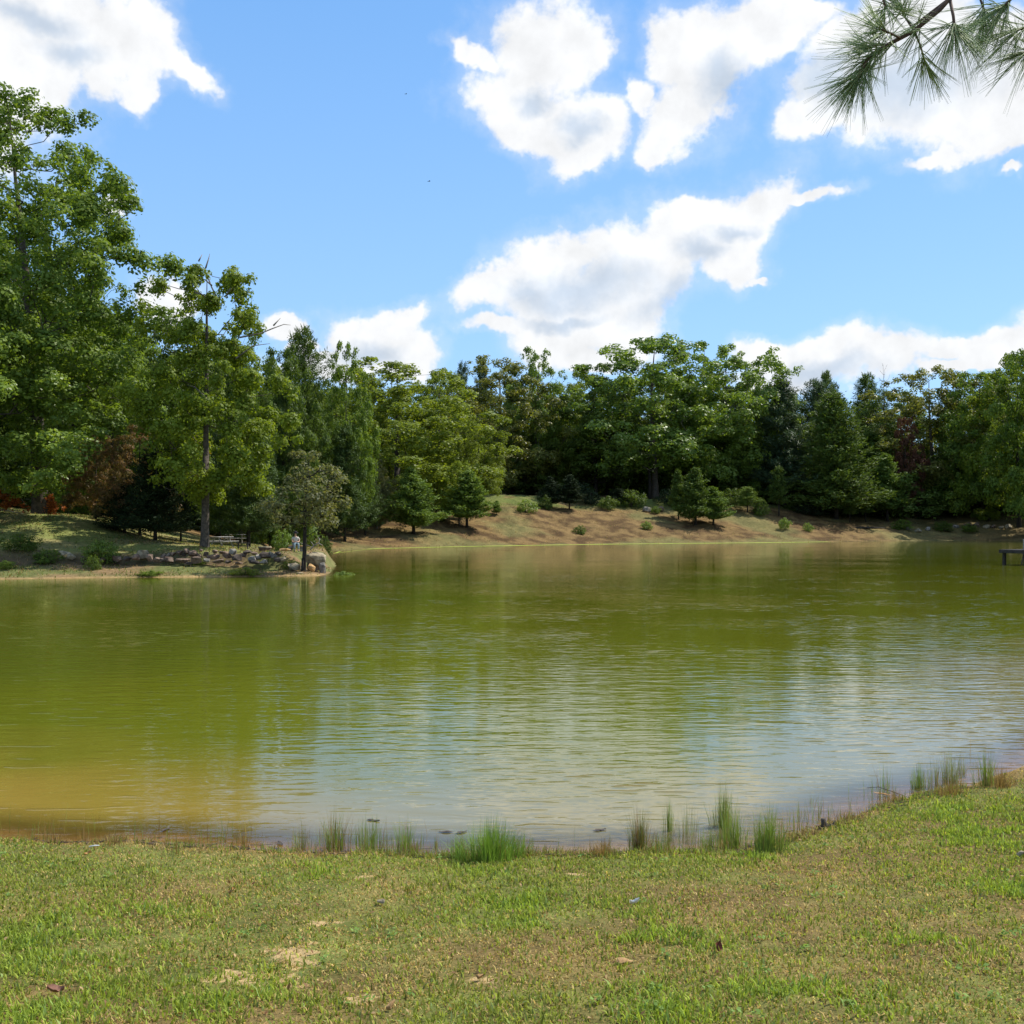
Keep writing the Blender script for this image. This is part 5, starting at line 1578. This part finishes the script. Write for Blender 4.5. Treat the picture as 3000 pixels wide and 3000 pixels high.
def bp_(px, py, dy=0.0):
    return (at(px, 80 + dy) - bx0, dy, (bz0 + (1535 - py) / F * 80) - bz0)


e = tag(empty('fallen_branch', (bx0, by0, bz0)), 'fallen grey branch with clusters of dead orange leaves on the left lawn', 'branch')
limbs = [([bp_(-120, 1480), bp_(-40, 1466), bp_(20, 1461), bp_(68, 1458), bp_(100, 1466), bp_(133, 1468)], .07, .015), ([bp_(68, 1458), bp_(95, 1470), bp_(120, 1480), bp_(150, 1495), bp_(160, 1510)], .045, .012),
         ([bp_(-60, 1525), bp_(10, 1522), bp_(40, 1528), bp_(75, 1534), bp_(108, 1530)], .05, .012), ([bp_(20, 1461), bp_(35, 1448), bp_(50, 1446)], .03, .01), ([bp_(-20, 1490), bp_(30, 1478), bp_(50, 1474)], .03, .01),
         ([bp_(52, 1475), bp_(66, 1495), bp_(78, 1508)], .03, .012), ([bp_(70, 1490), bp_(110, 1493)], .02, .008), ([bp_(80, 1450), bp_(95, 1443), bp_(118, 1445)], .018, .006), ([bp_(108, 1458), bp_(120, 1454), bp_(132, 1457)], .014, .006)]
parts_ = [tube_path(p, np.linspace(a_, b_, len(p)), 6) for p, a_, b_ in limbs]
V, Fs = merge(parts_)
obj('limb', mesh_np('limb', V, Fs, M_bark_pale, smooth=True), None, e)
g_ = np.random.default_rng(5)
LCc = []
for (px, py, r, nn) in [(8, 1478, .5, 160), (30, 1495, .55, 260), (15, 1512, .4, 120), (140, 1490, .42, 200), (132, 1518, .5, 240), (152, 1512, .45, 240), (150, 1530, .45, 160), (66, 1512, .18, 40), (96, 1477, .2, 40), (186, 1517, .15, 30), (80, 1526, .5, 80), (-40, 1500, .6, 260), (50, 1500, .35, 90)]:
    c = np.array(bp_(px, py)); d = g_.normal(size=(nn, 3)) * r * 0.45
    LCc.append(c + d)
LCc = np.vstack(LCc); LCc[:, 2] = np.maximum(LCc[:, 2], 0.03)
V, Fq = leaf_quads(LCc, g_.normal(size=LCc.shape), g_.uniform(0.05, 0.11, len(LCc)), g_, 0.7)
obj('dead_leaves', mesh_np('dead_leaves', V, Fq, M_rust, fattr={'var': g_.random(len(LCc))}), None, e)

# bare twigs reaching out of the crown of the spit oak
oak_ = [o for o in bpy.data.objects if o.get('label', '').startswith('yellow green oak with a bare trunk')][0]
ol = np.array(oak_.location)


def tpt(px, py, dy=0.0):
    return np.array([at(px, 72 + dy), 72 + dy, zat(py, 72)]) - ol


tws = [[(640, 900), (618, 850), (600, 800), (580, 778), (573, 765)], [(600, 800), (608, 770), (612, 748)], [(618, 850), (600, 830), (575, 815)], [(660, 880), (680, 845), (700, 835), (730, 800)], [(640, 900), (560, 860), (520, 850), (470, 830)],
       [(700, 1000), (760, 985), (800, 965), (830, 950), (850, 948)], [(800, 965), (820, 940)], [(690, 1060), (740, 1020), (790, 1010)], [(580, 780), (590, 755)], [(610, 1180), (570, 1140), (545, 1130)]]
for tw_ in tws:
    V, Fs = tube_path([tpt(px, py, 0.5 * i - 1.6) for i, (px, py) in enumerate(tw_)], np.linspace(0.06, 0.014, len(tw_)), 5)
    obj('bare_twig', mesh_np('bare_twig', V, Fs, M_bark_grey, smooth=True), None, oak_)

# fallen leaf bits, straw and clover over the lawn
NL = 2600
ly = rg.uniform(4.0, 12.5, NL); lx = rg.uniform(-1, 1, NL) * 0.56 * ly
lsd = sdist(lx, ly); kf = lsd > 0.05
lx, ly, lsd = lx[kf], ly[kf], lsd[kf]; n = len(lx)
Cc = np.stack([lx, ly, height(lx, ly, lsd) + rg.uniform(0.006, 0.03, n)], 1)
V, Fq = leaf_quads(Cc, rg.normal(size=(n, 3)) * 0.45 + (0, 0, 1), rg.uniform(0.006, 0.022, n), rg, 0.45)
lc_ = lerp((0.16, 0.07, 0.035), (0.55, 0.38, 0.20), rg.random(n) ** 1.4)
tag(obj('leaf_litter', mesh_np('leaf_litter', V, Fq, M_blade, fcol={'tint': lc_})), 'scattered small dead leaf bits over the lawn', 'leaf litter', kind='stuff')
NW = 240
wy_ = rg.uniform(4.2, 11.5, NW); wx_ = rg.uniform(-1, 1, NW) * 0.54 * wy_
wsd_ = sdist(wx_, wy_); kf = (wsd_ > 0.1) & (vnoise(wx_, wy_, 0.9, 93, 2) > 0.45)
wx_, wy_, wsd_ = wx_[kf], wy_[kf], wsd_[kf]
wz_ = height(wx_, wy_, wsd_)
rep_ = 9
ang_ = rg.uniform(0, 6.28, (len(wx_), rep_)); rl_ = rg.uniform(0.012, 0.035, (len(wx_), rep_))
Cc = np.stack([(wx_[:, None] + np.cos(ang_) * rl_), (wy_[:, None] + np.sin(ang_) * rl_), wz_[:, None] + rg.uniform(0.012, 0.04, ang_.shape)], -1).reshape(-1, 3)
n = len(Cc)
V, Fq = leaf_quads(Cc, rg.normal(size=(n, 3)) * 0.35 + (0, 0, 1), rg.uniform(0.010, 0.020, n), rg, 0.62)
tag(obj('low_weeds', mesh_np('low_weeds', V, Fq, M_blade, fcol={'tint': lerp((0.11, 0.19, 0.04), (0.26, 0.38, 0.10), rg.random(n))})), 'low broad leaved weeds and clover scattered in the lawn', 'weeds', kind='stuff')

# ------------------------------------------------------------------ dock
dx0 = at(2951, 80) + 1.1; dang = R(24)
e = tag(empty('dock', (dx0, 80, 0), dang), 'dark wooden fishing dock on posts jutting in from the right edge', 'dock')
for i in range(46):
    one_box('plank', (0.1 + i * 0.20, 1.0, 1.12 + 0.004 * (i % 3)), (0.185, 2.2, 0.04), M_wood_dark, e, (0, 0, random.uniform(-.006, .006)))
one_box('beam', (4.6, -0.06, 0.95), (9.3, 0.06, 0.34), M_wood_dark, e)
one_box('beam', (4.6, 2.06, 1.0), (9.3, 0.06, 0.24), M_wood_dark, e)
one_box('end_beam', (-0.03, 1.0, 1.0), (0.06, 2.1, 0.24), M_wood_dark, e)
for px_ in (0.35, 3.4, 6.4, 9.0):
    for yy in (0.05, 1.95):
        one_box('post', (px_, yy, 0.1), (0.2, 0.2, 2.0), M_wood_dark, e, (0, 0.03, 0))
for px_ in (0.75, 3.4, 6.4, 9.0):
    one_box('rail_post', (px_, 0.02, 1.74), (0.13, 0.13, 1.25), M_wood_grey, e)
one_box('rail', (4.7, -0.06, 2.38), (9.0, 0.16, 0.05), M_wood_dark, e)
one_box('rail', (4.7, -0.08, 1.86), (9.0, 0.05, 0.12), M_wood_grey, e)
for yy in (0.05,):
    one_box('brace', (0.1, yy, 0.55), (0.06, 0.08, 0.95), M_wood_dark, e, (0, 0.30, 0))
    one_box('brace', (1.3, yy, 0.50), (0.16, 0.16, 1.2), M_wood_dark, e, (0, -0.25, 0))
be = tag(empty('box_bench', (dx0 + 0.9, 80 + 0.6, 1.145), dang), 'grey wooden box seat standing on the dock end', 'bench')
one_box('seat', (0.05, 0.3, 0.24), (0.5, 0.45, 0.46), M_wood_grey, be)
one_box('backrest', (0.05, 0.50, 0.62), (0.5, 0.05, 0.30), M_wood_grey, be)

# ------------------------------------------------------------------ scum line along the far waterline
idx = [i for i in range(len(SHS)) if SHS[i][1] > 108 and SHS[i][0] < 62]
pts = np.array([SHS[i] for i in idx])
pts = pts[np.argsort(pts[:, 0])]
xs_ = np.arange(pts[0, 0] + 0.5, pts[-1, 0], 0.8)
ysn = np.interp(xs_, pts[:, 0], pts[:, 1])
wid = 2.0 + 2.2 * vnoise(xs_, xs_ * 0, 4, 91, 2)
Va = np.stack([xs_, ysn + 0.15, np.full(len(xs_), 0.02)], 1); Vb = np.stack([xs_ + 0.0, ysn - wid, np.full(len(xs_), 0.012)], 1)
V = np.concatenate([Va, Vb]); k = np.arange(len(xs_) - 1); nn = len(xs_)
M_scum = simple_mat('pond_scum', (0.34, 0.40, 0.05), 0.8, 0.35, 0.8)
tag(obj('pond_scum', mesh_np('scum', V, np.stack([k + nn, k + 1 + nn, k + 1, k], 1), M_scum)), 'thin line of yellow green scum along the far waterline', 'pond scum', kind='stuff')

# ------------------------------------------------------------------ small things on the near lawn and shore
def ground_obj(name, mesh, mat, px, py, dz, label, cat, rot=(0, 0, 0)):
    x, y = lawn_pt(px, py)
    o = obj(name, mesh, mat, loc=(x, y, T(x, y) + dz), rot=rot)
    return tag(o, label, cat)


def leaf_mesh(name, L, W, curl, seed=0):
    nx, ny = 7, 5; V = []
    for i in range(nx):
        u = i / (nx - 1)
        wv = W * math.sin(math.pi * (0.06 + 0.90 * u)) ** 0.8 * (1 - 0.28 * (i % 2))
        for j in range(ny):
            v = (j / (ny - 1) - 0.5) * 2
            V.append(((u - 0.5) * L, v * wv * 0.5, curl * (v * v * 0.6 + (u - 0.5) ** 2 * 1.4) + 0.004 * math.sin(9 * u + seed + 3 * v)))
    Fq = [(i * ny + j, (i + 1) * ny + j, (i + 1) * ny + j + 1, i * ny + j + 1) for i in range(nx - 1) for j in range(ny - 1)]
    return mesh_np(name, np.array(V), np.array(Fq), smooth=True)


M_deadleaf = simple_mat('dead_leaf_brown', (0.30, 0.15, 0.10), 0.7, 0.4, 40)
M_leaf_red = simple_mat('dead_leaf_red', (0.20, 0.06, 0.035), 0.7, 0.4, 40)
M_leaf_or = simple_mat('dead_leaf_orange', (0.55, 0.30, 0.10), 0.7, 0.3, 40)
M_white = simple_mat('white_fluff', (0.75, 0.76, 0.76), 0.8, 0.1, 40)
M_slick = simple_mat('wet_leaf', (0.07, 0.05, 0.035), 0.55, 0.3, 30)
ground_obj('dead_leaf', leaf_mesh('leaf', .085, .06, .035, 1), M_deadleaf, 165, 2918, .035, 'curled brown dead leaf in the lawn at bottom left', 'leaf', (.2, .3, .5))
ground_obj('dead_leaf', leaf_mesh('leaf', .07, .05, .04, 2), M_leaf_red, 2100, 2788, .03, 'dark red curled leaf in the lawn right of centre', 'leaf', (.3, -.5, 1.5))
ground_obj('dead_leaf', leaf_mesh('leaf', .05, .035, .02, 3), M_leaf_or, 683, 2618, .03, 'small orange leaf on the left lawn', 'leaf', (.2, -.9, .5))
ground_obj('dead_leaf', leaf_mesh('leaf', .06, .035, .02, 4), M_leaf_or, 262, 2508, .03, 'small orange leaf under the white stick', 'leaf', (.2, -.3, .5))
ground_obj('flat_stone', rock_mesh('stone', 321, .11, .07, .03, 16, .5), R_orange, 1828, 2815, .012, 'flat tan stone in the lawn right of centre', 'stone', (0.1, .1, .3))
ground_obj('pebble', rock_mesh('stone', 322, .075, .03, .03, 14, .4), R_orange, 1148, 2955, .03, 'slanting pinkish stone at the bottom of the lawn', 'stone', (0.2, -.5, .8))
ground_obj('pebble', rock_mesh('stone', 323, .07, .06, .045, 14, .4), R_pale, 2985, 2510, .035, 'white stone at the right edge of the lawn', 'stone')
ground_obj('pebble', rock_mesh('stone', 324, .06, .05, .03, 14, .4), R_pale, 1118, 2648, .03, 'small pale stone in the middle of the lawn', 'stone')
ground_obj('pebble', rock_mesh('stone', 325, .06, .05, .03, 14, .4), R_orange, 1410, 2870, .03, 'small orange clod on a bare patch', 'stone')
ground_obj('feather', leaf_mesh('feather', .075, .022, .05, 5), M_white, 1858, 2655, .03, 'curved white feather standing in the lawn', 'feather', (.4, -.2, .3))
v_, f_ = tube_path([(0, 0, 0), (.045, 0.01, .006), (.09, 0, .01)], [.005, .006, .004], 6)
ground_obj('stick', mesh_np('stick', v_, f_), M_white, 265, 2490, .04, 'short white stick by the left shore', 'stick')
g_ = np.random.default_rng(3)
for k, (px, py, lab) in enumerate([(1308, 2436, 'dark wet leaf floating left of the largest clump'), (1352, 2437, 'second dark wet leaf floating just left of the largest clump'), (490, 2428, 'dark wet leaf floating among the left stalks'), (822, 2470, 'dark wet leaf in the shallows left of the first clump'), (1095, 2402, 'dark wet leaf floating behind the wispy clump'), (1755, 2430, 'dark wet leaf floating behind the brown tussock')]):
    x, y = wp(px, py)
    tag(obj('wet_leaf', leaf_mesh('wet_leaf', .14, .06, .006, k), M_slick, loc=(x, y, .006), rot=(0, 0, k * .7)), lab, 'leaf', 'wet leaves floating by the near shore')
x, y = wp(2585, 2338)
tag(obj('dead_leaf', leaf_mesh('leaf', .21, .035, .012, 7), M_leaf_or, loc=(x, y, .05), rot=(.1, .12, -.12)), 'long orange dead leaf below the tall sparse rushes', 'leaf')
v_, f_ = tube_path([(-.18, 0, .12), (-.05, 0, .13), (.12, .02, .07), (.25, .03, .02)], [.003, .004, .004, .003], 5)
tag(obj('stick', mesh_np('stick', v_, f_, M_bark), loc=(x + .0, y, 0)), 'thin bent twig arching over the orange dead leaf', 'stick')
x, y = lawn_pt(2410, 2425)
bm = bmesh.new()
for a_, b_ in [((0, 0, .0), .035), ((.0, 0, .07), .028), ((.02, 0, .10), .02)]:
    bmesh.ops.create_icosphere(bm, subdivisions=2, radius=b_, matrix=Matrix.Translation(a_))
dvp = [tube_path([(0, 0, -.03), (0.004, 0, .05), (-.005, 0, .10)], [.04, .028, .024], 8), tube_path([(0, 0, .02), (.09, .02, .03), (.16, .0, .01)], [.018, .014, .006], 6), tube_path([(0, 0, .02), (-.07, .03, .015)], [.016, .007], 6), tube_path([(.09, .02, .03), (.13, .05, .07)], [.010, .004], 6)]
bm.free()
V, Fs = merge(dvp)
tag(obj('stump', mesh_np('stump', V, Fs, M_bark, smooth=True), loc=(x, y, T(x, y))), 'tiny gnarled stump with a root at the edge right of the reed group', 'stump')

# ------------------------------------------------------------------ pine branch hanging over the camera, top right
YB = 2.6


def pp(px, py, dy=0.0):
    Y = YB + dy
    return np.array([at(px, Y), Y, zat(py, Y)])


M_twig = simple_mat('pine_twig', (0.14, 0.085, 0.06), 0.85, 0.5, 60, bump=0.001)
m_n, t, b = new_mat('pine_needles')
a = t.node('ShaderNodeAttribute', attribute_name='var')
t.put(b.inputs['Base Color'], t.mix(a.outputs['Fac'], (0.10, 0.15, 0.045, 1), (0.36, 0.46, 0.20, 1)))
b.inputs['Roughness'].default_value = 0.65
b.inputs['Specular IOR Level'].default_value = 0.2
e = tag(empty('pine_branch', tuple(pp(3000, -500))), 'near pine branch with long needles hanging into the top right corner', 'branch')
eo = np.array(e.location)
tw = [([(3000, -500, .3), (2900, -200, .12), (2830, -60, 0), (2760, 20, 0), (2684, 83, 0), (2608, 123, 0), (2554, 156, -.01), (2528, 200, -.02), (2513, 228, -.02)], .007, .0035),
      ([(3040, -400, .3), (2900, -150, .1), (2800, -20, .05), (2720, 40, .05), (2680, 70, .03)], .006, .003),
      ([(2684, 83, 0), (2668, 58, .03), (2652, 34, .05)], .003, .0025), ([(2645, 105, 0), (2615, 90, -.04), (2590, 80, -.07)], .003, .0025), ([(2608, 123, 0), (2575, 125, .05), (2545, 128, .09)], .003, .0025),
      ([(2790, -10, 0), (2800, 40, -.02), (2803, 76, -.03)], .004, .0032), ([(2684, 83, 0), (2700, 120, .03), (2712, 160, .05)], .003, .002),
      ([(3100, -100, 0), (2980, -20, 0), (2952, 6, 0)], .004, .003), ([(3200, 20, .1), (3060, 60, .05), (2990, 80, .04)], .004, .003), ([(3200, 130, .1), (3080, 130, .05), (3020, 140, .03)], .004, .003),
      ([(2560, -60, .1), (2590, -20, .05), (2600, 10, .04)], .003, .0025), ([(2850, -60, .1), (2880, -10, .05), (2893, 30, .04)], .003, .0025)]
parts_ = []
for pts, a_, b_ in tw:
    P_ = [pp(px, py, d) - eo for px, py, d in pts]
    parts_.append(tube_path(P_, np.linspace(a_, b_, len(P_)), 7))
V, Fs = merge(parts_)
obj('twig', mesh_np('twig', V, Fs, M_twig, smooth=True), None, e)
g_ = np.random.default_rng(17)
Vn = []; nv = []
SHOOT = [  # from, to, fascicles, length px, fan
    ((2580, 138, 0), (2512, 228, -.02), 115, 215, .42), ((2640, 108, 0), (2560, 152, -.01), 60, 215, .55), ((2668, 58, .03), (2640, 18, .05), 46, 190, .65), ((2620, 92, -.04), (2580, 76, -.07), 50, 185, .6),
    ((2590, 124, .04), (2535, 128, .09), 50, 180, .5), ((2801, 50, -.02), (2803, 84, -.03), 75, 250, .62), ((2700, 130, .03), (2715, 175, .05), 42, 165, .5), ((2975, -15, 0), (2940, 16, 0), 70, 260, .62),
    ((3040, 60, .05), (2985, 82, .04), 55, 250, .5), ((3060, 130, .05), (3010, 145, .03), 45, 230, .5), ((2595, -20, .05), (2602, 20, .04), 40, 170, .9), ((2885, 0, .05), (2895, 35, .04), 50, 220, .7), ((2730, 40, 0), (2690, 75, 0), 24, 190, .7)]
for (a_, b_, nf, Lp, fan) in SHOOT:
    A_ = pp(*a_) - eo; B_ = pp(*b_) - eo
    ax = B_ - A_; ax /= np.linalg.norm(ax)
    for k in range(int(nf * 0.85)):
        u = g_.random() ** 0.6
        o_ = A_ + (B_ - A_) * u
        d = ax + g_.normal(size=3) * fan * (1.25 - 0.4 * u) * np.array([1, .8, 1])
        d /= np.linalg.norm(d); d += np.array([0, 0, -0.06]); d /= np.linalg.norm(d)
        L = Lp * 0.80 / F * YB * g_.uniform(0.6, 1.05); bend_ = g_.normal(size=3) * 0.10
        for q in range(3):
            dd = d + g_.normal(size=3) * 0.035; dd /= np.linalg.norm(dd)
            s1 = np.cross(dd, (0, 0, 1)); s1 /= np.linalg.norm(s1) + 1e-9; s2 = np.cross(dd, s1)
            r0 = 0.0006
            for uu, rr in ((0, r0), (.5, r0 * 1.05), (1, r0 * .35)):
                c = o_ + dd * L * uu + (bend_ + np.array([0, 0, -0.06])) * L * uu * uu
                for w_ in range(3):
                    an = w_ * 2.094
                    Vn.append(c + (s1 * math.cos(an) + s2 * math.sin(an)) * rr)
            nv.append(g_.random() * 0.7 + 0.3 * u)
Vn = np.array(Vn); m_ = len(nv); bi = np.arange(m_)[:, None] * 9
Fq = np.concatenate([np.concatenate([bi + s * 3 + k, bi + s * 3 + (k + 1) % 3, bi + s * 3 + 3 + (k + 1) % 3, bi + s * 3 + 3 + k], 1) for s in (0, 1) for k in range(3)])
me = mesh_np('needles', Vn, Fq, m_n, fattr={'var': np.tile(np.array(nv), 6)})
obj('needles', me, None, e)

# ------------------------------------------------------------------ two birds high over the pond
M_bird = simple_mat('bird_dark', (0.03, 0.03, 0.035), 0.7)
for px, py, Y, s_, lab in [(1188, 270, 150, .28, 'tiny dark bird in the blue sky, the higher and smaller one'), (1256, 528, 140, .36, 'tiny dark bird in the blue sky, the lower and larger one')]:
    e = tag(empty('bird', (at(px, Y), Y, zat(py, Y)), 0.5), lab, 'bird')
    v_, f_ = tube_path([(-.5 * s_, 0, 0), (-.2 * s_, 0, .02), (.2 * s_, 0, .02), (.42 * s_, 0, .03), (.55 * s_, 0, .02)], [.02 * s_, .10 * s_, .10 * s_, .07 * s_, .01], 7)
    obj('body', mesh_np('bird_body', v_, f_, M_bird, smooth=True), None, e)
    for sy in (-1, 1):
        Vw = np.array([(-.15, sy * .06, .03), (.2, sy * .06, .03), (.22, sy * .5, .22), (.0, sy * .55, .22), (.0, sy * 1.0, .12), (-.1, sy * .95, .12), (-.12, sy * .5, .20)]) * s_
        obj('wing', mesh_np('wing', np.vstack([Vw, Vw + (0, 0, -.012)]), [np.array([[0, 1, 2, 3], [7, 10, 9, 8], [3, 4, 5, 6], [13, 12, 11, 10]]), np.array([[0, 3, 6], [7, 13, 10]])], M_bird), None, e)
    Vt_ = np.array([(-.45, -.03, 0), (-.45, .03, 0), (-.75, .12, 0), (-.75, -.12, 0)]) * s_
    obj('tail', mesh_np('tail', np.vstack([Vt_, Vt_ + (0, 0, -.01)]), np.array([[0, 1, 2, 3], [7, 6, 5, 4], [0, 3, 7, 4], [1, 0, 4, 5], [2, 1, 5, 6], [3, 2, 6, 7]]), M_bird), None, e)
